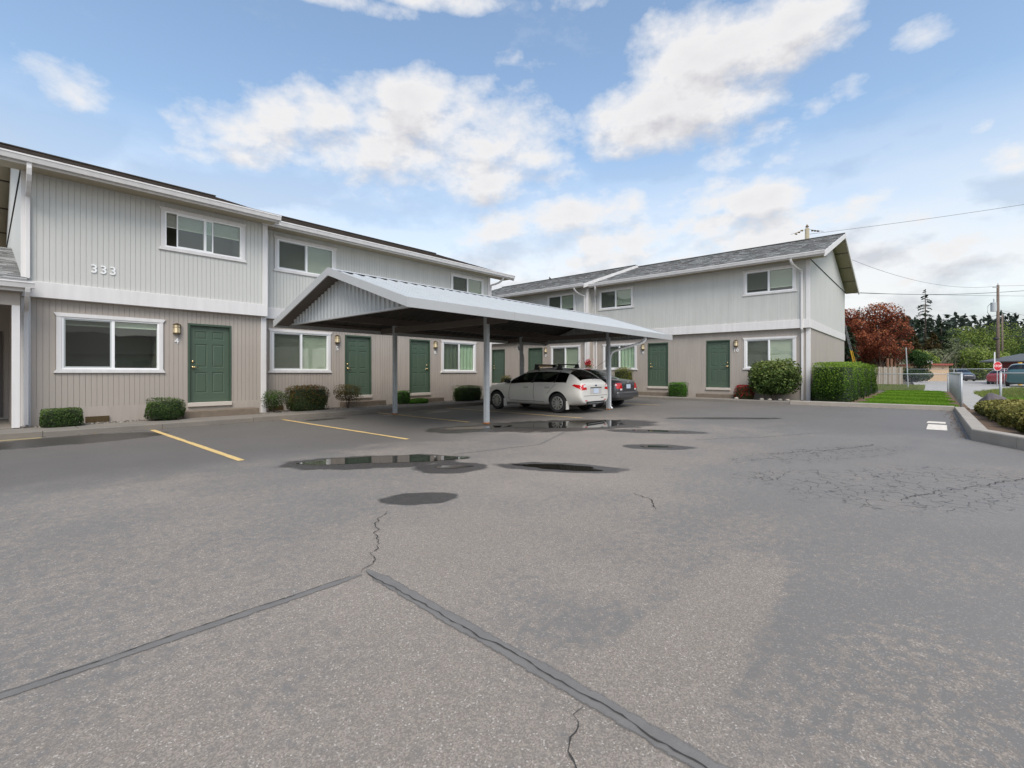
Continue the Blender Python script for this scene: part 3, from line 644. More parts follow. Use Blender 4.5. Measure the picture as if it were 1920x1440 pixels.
def lampthing(loc, rz, label):
    t = empty('wall_lamp', loc, rz); tag(t, label, 'wall lamp', 'wall lamps beside the front doors')
    m = MB(); m.box(-.06, .06, -.012, 0, -.1, .1); m.build('back_plate', BRONZE, t, bevel=.004)
    k = 12; m = MB(); r = .078
    for i in range(k):
        a0, a1 = math.pi + math.pi * i / k, math.pi + math.pi * (i + 1) / k
        for z0, z1 in ((-.115, .085),): m.quad((r * math.cos(a0), r * math.sin(a0) * 1.15 - .012, z0), (r * math.cos(a1), r * math.sin(a1) * 1.15 - .012, z0), (r * math.cos(a1), r * math.sin(a1) * 1.15 - .012, z1), (r * math.cos(a0), r * math.sin(a0) * 1.15 - .012, z1))
    m.build('lamp_glass', AMBER, t, smooth=True)
    def half(R0, z0, z1, R1=None):
        R1 = R1 or R0; q = MB(); pts0 = [(R0 * math.cos(math.pi + math.pi * i / k), R0 * 1.15 * math.sin(math.pi + math.pi * i / k) - .012, z0) for i in range(k + 1)]
        pts1 = [(R1 * math.cos(math.pi + math.pi * i / k), R1 * 1.15 * math.sin(math.pi + math.pi * i / k) - .012, z1) for i in range(k + 1)]
        q.poly(pts0[::-1]); q.poly(pts1)
        for i in range(k): q.quad(pts0[i], pts0[i + 1], pts1[i + 1], pts1[i])
        q.quad(pts0[-1], pts0[0], pts1[0], pts1[-1]); return q
    half(.092, .085, .10).build('cap', BRONZE, t); half(.075, .10, .135, .025).build('roof', BRONZE, t)
    half(.086, -.14, -.115).build('base', BRONZE, t); half(.084, .022, .034).build('band', BRONZE, t)
    for i in (2, 6, 10):
        a0 = math.pi + math.pi * i / k; x, y = .082 * math.cos(a0), .082 * 1.15 * math.sin(a0) - .012
        m = MB(); m.box(x - .006, x + .006, y - .006, y + .006, -.115, .085); m.build('bar', BRONZE, t)
    return t
def numbers(txt, loc, rz, size, label, gap=.62, mat_=VINYL):
    t = empty('house_number', loc, rz); tag(t, label, 'house number', 'numbers on the walls')
    for i, ch in enumerate(txt):
        me = text_mesh(ch, size, .008); me.materials.clear(); me.materials.append(mat_)
        o = link('digit', me, t); o.rotation_euler = (R(90), 0, 0); o.location = ((i - (len(txt) - 1) / 2) * size * gap, -.008, 0)
    return t
def shingles(root, u0, u1, v0, z0, pitch, run, mat_, seed, name='shingle_courses'):
    """courses of overlapping tabs up one slope, starting at eave (v0,z0)"""
    r = np.random.default_rng(seed); c = 1 / math.sqrt(1 + pitch * pitch); s = pitch * c; Ls = run / c; ex = .142
    Q = []; rn = []
    for k in range(int(Ls / ex) + 1):
        t0 = k * ex; t1 = min(t0 + ex + .02, Ls); u = u0 - r.uniform(0, .3)
        while u < u1:
            w = r.uniform(.14, .36); a, b = max(u, u0), min(u + w, u1); u += w
            if b - a < .02: continue
            h = .014 + (.006 if r.random() < .5 else 0)
            def P(uu, t, hh): return (uu, v0 + t * c - hh * s, z0 + t * s + hh * c)
            Q.append([P(a, t0, h), P(b, t0, h), P(b, t1, .006), P(a, t1, .006)]); rn.append(r.uniform())
            Q.append([P(a, t0, -.004), P(b, t0, -.004), P(b, t0, h), P(a, t0, h)]); rn.append(r.uniform(0, .4))
    o = quadcloud(name, np.array(Q), mat_, np.array(rn), root); tag(o, kind='stuff'); return o
def gutter(root, u0, u1, v, z, h=.13, d=.12):
    """open metal gutter: front at v, top at z"""
    m = MB(); t = .012
    m.prism([(v, z), (v - .0, z - .03), (v + .012, z - .045), (v + .035, z - h), (v + d, z - h), (v + d, z), (v + d - t, z), (v + d - t, z - h + t), (v + .045, z - h + t), (v + .024, z - .05), (v + t, z - .025), (v + t, z)], 'x', u0, u1)
    return m.build('gutter', WHITE, root)
def pipe(root, pts, w=.078, h=.06, side=(1, 0, 0), mat_=WHITE, name='downspout'):
    m = MB(); m.side = Vector(side); m.sweep(pts, w, h, 0); return m.build(name, mat_, root, bevel=.008)
def bend(a, b, c, n=5):
    """rounded corner a-b-c"""
    a, b, c = Vector(a), Vector(b), Vector(c); return [tuple((1 - t) ** 2 * a + 2 * t * (1 - t) * b + t * t * c) for t in [i / n for i in range(n + 1)]]

def section(root, u0, u1, v, zo, wins, doors, shing, ru0, ru1, depth=10.0, pitch=.33, single=False, seed=1, gable0=True, gable1=True, rake0=True, rake1=True, gut=None):
    """one two-storey block. wins: (uL,uR,level,blind,slide,half); doors: (uL,uR,hinge)"""
    zb, zs, zl, zbt, zt = .12, .49 + zo, 2.92 + zo, 3.26 + zo, 5.60 + zo; vu = v - .1
    opsL = [(w[0] + .12, w[1] - .12, 1.36 + zo, 2.55 + zo) for w in wins if w[2] == 0] + [(d[0] + .01, d[1] - .01, .385 + zo, 2.59 + zo) for d in doors]
    opsU = [(w[0] + .12, w[1] - .12, 4.47 + zo, 5.39 + zo) for w in wins if w[2] == 1]
    lw = wall_sheet('lower_wall', root, u0, u1, zb, zl + .1, v + .0125, opsL, LOW)
    uw = wall_sheet('upper_wall', root, u0, u1, zl + .1, zt + .05, vu + .0125, opsU, UP)
    siding(lw, u0 + .01, u1 - .01, zs, zl + .02, v, opsL, LOW, single); siding(uw, u0 + .01, u1 - .01, zbt - .02, zt, vu, opsU, UP, single)
    m = MB()
    for a, b, c, d in openings_cells(u0, u1, zb, zs, [(d[0], d[1], .385 + zo, 3) for d in doors]): m.box(a, b, v - .008, v + .01, c, d)
    m.build('skirt_board', LOW, root)
    m = MB(); m.box(u0 - .02, u1 + .02, vu - .045, v + .02, zl, zbt); m.build('band_board', WHITE, root, bevel=.006)
    for w in wins:
        lv = w[2]; window(root, w[0], w[1], (1.28 if lv == 0 else 4.39) + zo, (2.63 if lv == 0 else 5.47) + zo, v if lv == 0 else vu, w[3], WHITE, w[4] if len(w) > 4 else 0, w[5] if len(w) > 5 else None)
    for d in doors: door(root, d[0], d[1], .50 + zo, v, d[2])
    # body of the block: back and end walls
    m = MB(); V1 = v + depth
    m.quad((u0, V1, 0), (u1, V1, 0), (u1, V1, zt), (u0, V1, zt)); m.build('back_wall', LOW, root)
    vr = v + depth / 2; ov = .55; zr = zt + .13 + pitch * (depth / 2 + ov + .1)    # ridge
    for u, on in ((u0, gable0), (u1, gable1)):
        if not on: continue
        s = -1 if u == u0 else 1
        m = MB(); m.quad((u, v, 0), (u, V1, 0), (u, V1, zl), (u, v, zl)); m.build('end_wall_lower', LOW, root)
        m = MB(); m.poly([(u + s * .02, vu, zl + .1), (u + s * .02, V1, zl + .1), (u + s * .02, V1, zt), (u + s * .02, vu, zt)]); m.build('end_wall_upper', UP, root)
        m = MB(); m.box(min(u, u + s * .045), max(u, u + s * .045), vu, V1, zl, zbt); m.build('band_board', WHITE, root)
        m = MB(); m.poly([(u + s * .035, vu, zt + .02), (u + s * .035, V1, zt + .02), (u + s * .035, vr, zt + pitch * (depth / 2 + .1))]); m.build('gable', UP, root)
        m = MB(); m.box(min(u + s * .021, u + s * .045), max(u + s * .021, u + s * .045), vu, V1, zt - .005, zt + .02); m.build('joint_flashing', DARK, root)
    # corner boards
    for u, s in ((u0, 1), (u1, -1)):
        m = MB(); m.box(min(u - s * .03, u + s * .11), max(u - s * .03, u + s * .11), vu - .025, vu + .03, zbt + .002, zt); m.build('corner_board', WHITE, root, bevel=.004)
        m = MB(); m.box(min(u - s * .028, u + s * .12), max(u - s * .028, u + s * .12), v - .03, v + .03, zb, zl - .002); m.build('corner_board', WHITE, root, bevel=.004)
    # eave: soffit, fascia, gutter
    ve = vu - ov
    m = MB(); m.box(ru0 + .03, ru1 - .03, ve + .02, vu + .02, zt, zt + .02); m.build('soffit', SOFF, root)
    m = MB(); m.box(ru0 + .02, ru1 - .02, ve - .022, ve + .02, zt - .03, zt + .14); m.build('fascia', WHITE, root)
    gutter(root, ru0, ru1, ve - .145, zt + .145)
    # roof deck, both slopes
    def zat(vv): return zt + .13 + pitch * (vv - ve)
    m = MB(); th = .1
    for va, vb in ((ve - .05, vr), (2 * vr - ve, vr)):
        za, zb2 = zat(ve - .05) if va < vr else zat(ve), zat(vr)
        m.prism([(va, za), (vb, zb2), (vb, zb2 - th), (va, za - th)] if va < vb else [(va, za - th), (vb, zb2 - th), (vb, zb2), (va, za)], 'x', ru0 + .022, ru1 - .022)
    rf = m.build('roof', shing, root)
    shingles(root, ru0 + .01, ru1 - .01, ve - .07, zat(ve - .07), pitch, vr - ve + .07, shing, seed)
    m = MB(); m.box(ru0, ru1, vr - .12, vr + .12, zat(vr) + .0, zat(vr) + .03); m.build('ridge_cap', shing, root)
    # rakes with open sloped soffit panels
    for u, s, on in ((ru0, 1, rake0), (ru1, -1, rake1)):
        if not on: continue
        for va, vb, zz in ((ve - .06, vr, zat(ve - .06)), (2 * vr - ve + .06, vr, zat(ve - .06))):
            m = MB(); P = [(va, zz + .012), (vb, zat(vr) + .012), (vb, zat(vr) - .2), (va, zz - .2)]
            m.prism(P if va < vb else P[::-1], 'x', min(u - s * .012, u + s * .03), max(u - s * .012, u + s * .03)); m.build('rake_board', WHITE, root)
            ui = u0 if s == 1 else u1; n = 4
            for i in range(n):
                fa, fb = i / n + .008, (i + 1) / n - .008; A = va + (vb - va) * fa; B = va + (vb - va) * fb; zA = zz + (zat(vr) - zz) * fa - th - .02; zB = zz + (zat(vr) - zz) * fb - th - .02
                m = MB(); x0, x1 = min(u + s * .03, ui), max(u + s * .03, ui); m.poly([(x0, A, zA), (x1, A, zA), (x1, B, zB), (x0, B, zB)]); m.poly([(x0, A, zA + .015), (x0, B, zB + .015), (x1, B, zB + .015), (x1, A, zA + .015)]); m.build('soffit_panel', SOFF, root)
    return zt, ve, zat

# --- long row on the left (units 4 to 6)
LB = empty('townhouse_row', (0, 14.54, 0))
tag(LB, 'two-storey grey and taupe townhouse row with the numbers 333 on its wall', 'building', 'townhouse rows round the parking lot')
zt, ve, zat = section(LB, .55, 5.47, 0, 0, [(1.02, 3.07, 0, 'slat', 0, .13), (2.90, 4.94, 1, 'slat', .22, .42)], [(3.56, 4.58, True)], SHB, .10, 5.62, single=True, seed=3, gable1=False, rake1=True, pitch=.352)
section(LB, 5.44, 15.25, .466, 0, [(5.72, 7.77, 0, 'slat'), (12.46, 14.52, 0, 'curtain'), (5.83, 7.90, 1, 'slat'), (12.88, 14.92, 1, 'slat')], [(8.25, 9.26, True), (10.94, 11.92, False)], SHB, 5.30, 16.25, pitch=.352, seed=4, gable0=False, rake0=False)
# low wing with the open porch at the left end
m = MB(); pz = 3.06
m.prism([(-.62, pz + .10), (5.2, pz + .10 + 5.82 * .29), (5.2, pz + 5.82 * .29), (-.62, pz)], 'x', -7, .53); m.build('porch_roof', SHG, LB)
shingles(LB, -7, .60, -.66, pz + .105, .29, 5.85, SHG, 9)
m = MB(); m.box(-7, .66, -.60, -.56, pz - .10, pz + .10); m.build('fascia', WHITE, LB); gutter(LB, -7, .70, -.73, pz + .10)
m = MB(); m.box(-7, .50, -.42, -.30, pz - .38, pz - .09); m.build('porch_beam', LOW, LB)
m = MB(); m.box(-7, .54, -.56, 2.6, pz - .10, pz - .07); m.build('porch_ceiling', LOW, LB)
m = MB(); m.box(-7, .53, 2.5, 2.6, .12, pz - .1); m.build('porch_wall', LOW, LB)
m = MB(); m.box(.40, .535, .03, 2.5, .12, pz - .1); m.build('porch_side_wall', LOW, LB)
m = MB(); m.box(-7, .55, -.40, 2.5, .0, .14); m.build('porch_floor', WALKC, LB)
m = MB(); m.box(.38, .50, -.42, -.30, .14, pz - .38); m.build('porch_post', WHITE, LB, bevel=.005)
m = MB(); m.box(-.6, .3, 2.46, 2.5, .2, 2.3); m.build('porch_door', mat('porch_door_paint', (.10, .09, .08), .6), LB)
pipe(LB, bend((.60, -.67, pz - .02), (.60, -.66, pz - .22), (.60, -.15, pz - .42)) + bend((.6, -.12, pz - .44), (.6, -.075, pz - .5), (.6, -.075, pz - .7)) + [(.60, -.075, .16)])
pipe(LB, [(.62, -.70, 5.66)] + bend((.62, -.70, 5.5), (.62, -.66, 5.2), (.62, -.16, 5.05)) + [(.62, -.15, 3.3)])
pipe(LB, bend((15.6, -.19, 5.6), (15.6, -.10, 5.35), (15.30, .30, 5.25)) + [(15.29, .33, 5.1), (15.29, .33, .2)])
# concrete steps
def step(root, u0, u1, v0, v1, z0, z1):
    m = MB(); m.box(u0, u1, v0, v1, z0, z1); return m.build('door_step', STEPC, root, bevel=.015)
step(LB, 3.35, 5.15, -.46, -.03, .10, .30); step(LB, 8.05, 9.6, .02, .45, .10, .30); step(LB, 10.6, 12.3, .02, .45, .10, .29)
for x, y in ((1.55, -.02), (5.75, .45)):
    m = MB(); m.box(x, x + .42, y - .03, y + .02, .13, .27); m.build('crawl_vent', BRONZE, LB)
# --- short row at the end of the lot (units 7 to 10)
RB = empty('townhouse_row', (21.56, 0, 0), -90)
tag(RB, 'two-storey townhouse row at the far end of the lot with grey shingle roof', 'building', 'townhouse rows round the parking lot')
section(RB, -13.36, -3.48, 0, .13, [(-12.8, -10.78, 0, 'curtain'), (-5.93, -3.89, 0, 'slat'), (-12.97, -10.92, 1, 'slat', 0, .9), (-5.92, -3.88, 1, 'slat', 0, .85)], [(-10.24, -9.22, True), (-7.45, -6.44, False)], SHG, -13.7, -2.88, depth=10.2, seed=5, gable0=False, rake0=False)
section(RB, -23.6, -13.33, -.46, .13, [(-15.85, -13.8, 0, 'slat'), (-16.03, -14.05, 1, 'slat', 0, .85), (-22.9, -20.9, 0, 'slat')], [(-20.38, -19.32, True), (-17.44, -16.40, False)], SHG, -24.2, -13.18, depth=10.2, seed=6, gable0=False, rake0=False)
for u, v in ((-13.50, -.46), (-13.12, 0), (-3.72, 0)):
    s = 1 if u != -13.12 else -1; e = u
    pipe(RB, bend((u - .28 * (1 if u != -13.12 else -1.2), v - .73, 5.72), (u - .28 * (1 if u != -13.12 else -1.2), v - .7, 5.45), (e, v - .2, 5.3)) + [(e, v - .155, 5.15), (e, v - .155, 3.0)] + [(e, v - .06, 2.85), (e, v - .06, .2)])
step(RB, -10.55, -8.9, -.50, -.03, .15, .36); step(RB, -7.75, -6.15, -.50, -.03, .15, .36); step(RB, -17.8, -16.1, -.95, -.5, .15, .36)
# lamps and numbers
WORD = {'4': 'four', '5': 'five', '6': 'six', '7': 'seven', '8': 'eight', '9': 'nine', '10': 'ten'}
for x, y, n in ((3.31, 14.54, '4'), (7.96, 15.006, '5'), (12.19, 15.006, '6')):
    lampthing((x, y - .004, 2.43), 0, 'bronze and amber glass wall lamp above the number ' + WORD[n])
    numbers(n, (x, y - .004, 2.10), 0, .19, 'white number %s below its wall lamp' % WORD[n])
for y, x, n in ((6.20, 21.56, '10'), (10.50, 21.56, '9'), (16.17, 21.10, '8'), (20.6, 21.10, '7')):
    lampthing((x - .004, y, 2.56), -90, 'bronze and amber glass wall lamp above the number ' + WORD[n])
    numbers(n, (x - .004, y, 2.24), -90, .19, 'white number %s below its wall lamp' % WORD[n])
numbers('333', (1.86, 14.436, 3.68), 0, .27, 'large white address numbers 333 on the upper siding', .62)
# the opposite row, behind the photographer: seen only mirrored in the windows
OB = empty('townhouse_row', (0, -19, 0))
tag(OB, 'low taupe townhouse row across the lot, mirrored in the windows', 'building', 'townhouse rows round the parking lot')
m = MB(); m.box(-22, 16, -9, 0, 0, 2.9); m.build('wall', LOW, OB)
m = MB(); m.prism([(-9.6, 2.8), (.6, 2.8), (-4.5, 4.6)], 'x', -22.6, 16.6); m.build('roof', SHB, OB)
for i in range(6):
    m = MB(); m.box(-19 + i * 6, -17 + i * 6, .0, .03, 1.1, 2.3); m.build('window', WHITE, OB); m = MB(); m.box(-16 + i * 6, -15 + i * 6, .0, .03, .2, 2.3); m.build('door', GREEN, OB)

# ------------------------------------------------------------------ carport
CP = empty('carport', (5.23, 10.24, 0))
tag(CP, 'open metal carport with ribbed gable roof over the parking bays', 'carport')
CL, HW, ZE, ZR = 12.0, 2.96, 2.70, 3.67; CS = (ZR - ZE) / HW       # length, half width, eave and ridge height
def cz(y): return ZR - abs(y) * CS
PW = 12.0 / 13
UNDER_SHADE = mat('sheet_underside', (.075, .066, .056), .7, .08, 2)  # shade below the roof, painted as a dark lower skin on the panels
def ribsheet():
    m = MB(); prof = []
    for k in range(3):
        b = k * PW / 3; prof += [(b, 0), (b + .20, 0), (b + .225, .032), (b + .265, .032), (b + .29, 0)]
    prof.append((PW, 0)); L0 = HW + .05
    for (a, h), (b, g) in zip(prof, prof[1:]):
        m.quad((a, 0, h), (b, 0, g), (b, -L0, g - L0 * CS), (a, -L0, h - L0 * CS))
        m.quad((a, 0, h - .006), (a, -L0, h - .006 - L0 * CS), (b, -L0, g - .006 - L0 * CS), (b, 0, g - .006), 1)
    return m
me = ribsheet().mesh('roof_panel', [METAL, UNDER_SHADE])
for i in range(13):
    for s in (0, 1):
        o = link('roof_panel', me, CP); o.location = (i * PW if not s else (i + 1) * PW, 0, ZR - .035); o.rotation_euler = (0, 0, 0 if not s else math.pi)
m = MB(); m.prism([(-.16, ZR - .16 * CS + .004), (0, ZR + .012), (.16, ZR - .16 * CS + .004), (0, ZR + .0)], 'x', 0, CL); m.build('ridge_cap', METALW, CP)
for s in (-1, 1):
    for i in range(4):
        m = MB(); y = s * (HW + .06); m.box(i * 3 + .004, i * 3 + 2.996, min(y, y - s * .03), max(y, y - s * .03), ZE - .19, ZE - .005); m.build('eave_fascia', METALW, CP)
    for x in (-.03, CL + .0):
        a = [(0, ZR + .02), (s * (HW + .065), ZE - .005), (s * (HW + .065), ZE - .19), (0, ZR - .16)]
        m = MB(); m.prism(a if s > 0 else a[::-1], 'x', x, x + .03); m.build('rake_fascia', METALW, CP)
    # inner channel behind the rake
        m = MB(); b = [(0, ZR - .07), (s * HW, ZE - .09), (s * HW, ZE - .13), (0, ZR - .11)]; m.prism(b if s > 0 else b[::-1], 'x', (.03 if x < 1 else CL - .36), (.36 if x < 1 else CL)); m.build('rake_soffit', STEEL, CP)
for x in (.34, CL - .36):                                             # ribbed gable infill
    zb = 2.60; m = MB(); y = -HW + .42; st = .17
    while y < HW - .42:
        for a, b, da, db in ((0, .09, 0, 0), (.09, .11, 0, -.03), (.11, .15, -.03, -.03), (.15, .17, -.03, 0)):
            p, q = y + a, min(y + b, HW - .36); tp, tq = cz(p) - .13, cz(q) - .13
            if tp > zb and tq > zb: m.quad((x + da, p, zb), (x + db, q, zb), (x + db, q, tq), (x + da, p, tp))
        y += st
    m.build('gable_infill', METAL, CP)
    m = MB(); m.box(x - .045, x + .03, -HW + .32, HW - .32, zb - .03, zb + .012); m.build('gable_trim', METALW, CP)
PY = (-1.96, 1.99)
for y in PY:
    m = MB(); m.box(.38, CL - .38, y - .05, y + .05, cz(y) - .30, cz(y) - .10); m.build('purlin_beam', STEEL, CP)
for y in (-HW + .15, -.98, 0, .98, HW - .15):
    m = MB(); m.box(.38, CL - .38, y - .03, y + .03, cz(y) - .15, cz(y) - .07); m.build('purlin', STEEL, CP)
PX = (3.14, 9.12)
for x in PX:
    m = MB(); m.box(x - .05, x + .05, PY[0] - .7, PY[1] + .7, 2.50, 2.66); m.build('tie_beam', STEEL, CP)
    for y in PY:
        m = MB(); m.box(x - .055, x + .055, y - .055, y + .055, .03, 2.72); m.build('post', GALV, CP, bevel=.006)
        m = MB(); m.box(x - .062, x + .062, y - .062, y + .062, 0, .045); m.build('post_foot', RUST, CP, bevel=.01)
for y, s in ((PY[0], -1), (PY[1], 1)):                                 # downspouts on the second pair of posts
    x = PX[1] + .10
    pipe(CP, [(x + .75, s * (HW - .05), ZE - .18)] + bend((x + .75, s * (HW - .05), ZE - .26), (x + .75, s * (HW - .08), ZE - .38), (x + .5, s * (HW - .35), ZE - .46)) + bend((x + .1, y + s * .12, ZE - .66), (x, y, ZE - .74), (x, y, ZE - .95)) + [(x, y, .12), (x + .04, y + s * .06, .03)], .085, .065, (0, 1, 0), VINYL)

# ------------------------------------------------------------------ plants
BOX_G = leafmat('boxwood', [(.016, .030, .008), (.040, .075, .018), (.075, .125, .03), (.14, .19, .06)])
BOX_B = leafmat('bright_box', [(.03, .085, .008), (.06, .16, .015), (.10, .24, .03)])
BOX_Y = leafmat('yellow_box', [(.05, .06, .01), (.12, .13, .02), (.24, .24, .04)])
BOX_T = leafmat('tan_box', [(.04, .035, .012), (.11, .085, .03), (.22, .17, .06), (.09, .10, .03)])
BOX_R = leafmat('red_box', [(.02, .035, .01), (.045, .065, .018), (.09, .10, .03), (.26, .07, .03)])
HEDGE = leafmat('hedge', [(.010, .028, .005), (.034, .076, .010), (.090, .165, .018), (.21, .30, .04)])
RHODO = leafmat('rhodo', [(.025, .045, .012), (.065, .105, .025), (.14, .19, .05), (.24, .26, .09)], .4)
AZAL = leafmat('azalea', [(.03, .05, .012), (.10, .08, .02), (.30, .03, .03), (.5, .02, .035)])
REDB = leafmat('red_bloom', [(.25, .01, .02), (.5, .015, .03), (.65, .03, .05)])
MAPLE = leafmat('maple', [(.05, .016, .010), (.15, .042, .022), (.28, .085, .04), (.40, .16, .07)])
CONI = leafmat('conifer', [(.010, .018, .010), (.026, .042, .020), (.05, .07, .03)])
CONB = leafmat('conifer_brown', [(.03, .025, .012), (.075, .055, .02), (.12, .085, .03)])
DECI = leafmat('deciduous', [(.05, .08, .018), (.11, .16, .03), (.19, .24, .05), (.26, .30, .09)])
DECG = leafmat('grey_green', [(.05, .065, .03), (.12, .14, .07), (.22, .23, .13)])
DECD = leafmat('dark_green', [(.015, .035, .01), (.035, .075, .018), (.07, .13, .03)])
JUNI = leafmat('juniper', [(.04, .045, .012), (.12, .125, .03), (.24, .22, .06), (.34, .29, .10)])
GRASSM = leafmat('grass', [(.08, .17, .012), (.135, .26, .02), (.22, .35, .045)], .6, .3)
GRASSY = leafmat('rough_grass', [(.08, .13, .03), (.17, .22, .05), (.30, .27, .10)], .6, .3)
def boxpoints(n, sx, sy, sz, rnd=.25, shell=.22):
    """points near the surface of a rounded box, centred on x,y and standing on z=0"""
    d = rng.normal(size=(n, 3)); d /= np.abs(d).max(1)[:, None]; k = 1 / np.power((np.abs(d) ** (2 / rnd)).sum(1), rnd / 2)
    d = d * k[:, None]; r = 1 - np.abs(rng.normal(0, shell * .5, n)); P = d * r[:, None]
    P = P * np.array([sx / 2, sy / 2, sz / 2]); P[:, 2] += sz / 2; return P, d
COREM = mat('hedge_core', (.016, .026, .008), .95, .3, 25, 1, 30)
def shrub(name, loc, sx, sy, sz, mat_, label, n=2600, leaf=.035, rnd=.35, stem=True, group=None, z0=0, shell=.18, lump=.10, cat='shrub', bloom=None):
    t = empty(name, loc) if stem or bloom else None
    if t: tag(t, label, cat, group)
    n = int(n * 1.6); P, d = boxpoints(n, sx, sy, sz - z0, rnd, shell); P[:, 2] += z0
    fr = rng.uniform(3, 6, (4, 3)); ph = rng.uniform(0, 6, 4); sc = sum(np.sin((P * f * 2.2).sum(1) + p) for f, p in zip(fr, ph)) * lump * .5
    P += d * (sc * min(sx, sz))[:, None] * .5
    P[:, 2] = np.maximum(P[:, 2], .02)
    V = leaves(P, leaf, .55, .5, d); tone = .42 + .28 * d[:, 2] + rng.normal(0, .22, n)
    if not t:
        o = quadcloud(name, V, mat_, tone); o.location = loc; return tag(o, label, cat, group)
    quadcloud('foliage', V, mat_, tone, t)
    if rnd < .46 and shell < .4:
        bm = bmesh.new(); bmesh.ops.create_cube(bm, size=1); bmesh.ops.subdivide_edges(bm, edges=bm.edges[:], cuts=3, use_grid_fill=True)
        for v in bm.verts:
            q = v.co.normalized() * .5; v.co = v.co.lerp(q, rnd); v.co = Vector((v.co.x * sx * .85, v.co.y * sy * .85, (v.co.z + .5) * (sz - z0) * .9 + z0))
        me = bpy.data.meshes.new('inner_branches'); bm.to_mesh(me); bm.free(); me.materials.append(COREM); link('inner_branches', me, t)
    if bloom:
        k, bm, bs, zmin = bloom; Pb, db = boxpoints(k * 6, sx, sy, sz - z0, rnd, .06); Pb[:, 2] += z0; Pb = Pb[Pb[:, 2] > zmin][:k]; db = db[:len(Pb)]
        quadcloud('blossom', leaves(Pb, bs, .8, .5), bm, rng.uniform(0, 1, len(Pb)), t)
    if stem:
        m = MB(); r = random.Random(n)
        for i in range(5):
            a = r.uniform(0, 6.28); m.tube([(.03 * math.cos(a), .03 * math.sin(a), -.02), (.10 * sx * math.cos(a), .10 * sy * math.sin(a), sz * .3), (.3 * sx * math.cos(a), .3 * sy * math.sin(a), sz * .75)], .014, 5, .006)
        m.build('stem', BARK, t)
    return t
g = 'clipped shrubs along the walls'
shrub('shrub', (1.12, 14.0, .12), .66, .48, .40, BOX_G, 'low boxy dark green shrub beside the white corner downspout', 3200, .03, .25, group=g)
shrub('shrub', (2.95, 13.98, .12), .74, .55, .52, BOX_G, 'rounded green shrub beside the step of door 4', 3800, .032, .4, group=g, z0=.03)
shrub('shrub', (5.62, 14.25, .12), .62, .5, .66, BOX_G, 'small open-branched round shrub beside the white corner board', 1700, .036, .7, group=g, z0=.14, shell=.6, lump=.2)
shrub('shrub', (6.62, 14.3, .12), 1.18, .6, .74, BOX_R, 'wide boxy shrub with reddish leaves under window 5', 5200, .04, .3, group=g)
shrub('shrub', (7.92, 14.22, .12), .84, .55, .76, BOX_T, 'tan yellowish vase-shaped shrub beside door 5', 2200, .036, .4, group=g, z0=.26, shell=.5)
shrub('shrub', (10.28, 14.5, .12), .5, .42, .5, BOX_B, 'small bright green shrub behind the carport post', 1800, .03, .3, group=g)
shrub('ground_cover_plant', (10.85, 14.35, .10), .9, .45, .22, BOX_B, 'low spreading light green plant before step 6', 1000, .05, .9, stem=False, cat='plant')
shrub('shrub', (13.25, 14.2, .12), 1.35, .6, .62, BOX_G, 'wide dark shrub under window 6', 4200, .036, .3, group=g, lump=.15)
shrub('shrub', (20.9, 19.0, .15), .7, .6, .95, BOX_T, 'brownish shrub before door 7', 1500, .04, .4, group=g)
shrub('shrub', (20.95, 11.25, .15), .62, .85, 1.36, BOX_Y, 'tall square-cut yellow green shrub under window 9', 4200, .04, .22, group=g)
shrub('shrub', (21.05, 8.55, .15), .6, .78, .68, BOX_B, 'bright green cube-shaped shrub between doors 9 and 10', 4200, .035, .25, group=g)
shrub('azalea', (21.05, 5.72, .15), .55, .72, .62, AZAL, 'small azalea with red blossoms beside the number 10', 2200, .04, .45, bloom=(160, REDB, .05, .1))
shrub('rhododendron', (20.95, 4.62, .15), 1.25, 1.75, 1.62, RHODO, 'large loose rhododendron before window 10', 4600, .11, .6, z0=.32, shell=.5, lump=.16)
FS = shrub('flowering_shrub', (20.75, 13.15, .15), .42, .42, 1.55, BOX_G, 'shrub with a red bloom on top seen over the dark sedan', 1200, .05, .5)
quadcloud('blossom', leaves(rng.normal(0, .085, (260, 3)) + np.array([0, 0, 1.62]), .07, .8, .5), REDB, rng.uniform(0, 1, 260), FS)
HG = empty('hedge', (27.0, 2.75, .08)); tag(HG, 'long square-clipped green hedge along the gable end', 'hedge')
P, d = boxpoints(52000, 12.8, 1.25, 1.6, .16, .10)
P += d * (np.sin(P[:, :1] * 2.3) * .05 + np.sin(P[:, 2:] * 5 + P[:, :1] * 3.3) * .04)
P[:, 2] = np.maximum(P[:, 2], .02)
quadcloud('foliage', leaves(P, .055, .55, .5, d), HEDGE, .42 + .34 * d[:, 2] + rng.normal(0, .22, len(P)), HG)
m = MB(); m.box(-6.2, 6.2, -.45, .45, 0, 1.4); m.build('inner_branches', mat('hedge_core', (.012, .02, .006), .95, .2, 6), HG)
for i in range(9):
    m = MB(); x = -5.6 + i * 1.4; m.tube([(x, 0, -.05), (x + .05, .02, .8)], .04, 6, .02); m.build('stem', BARK, HG)
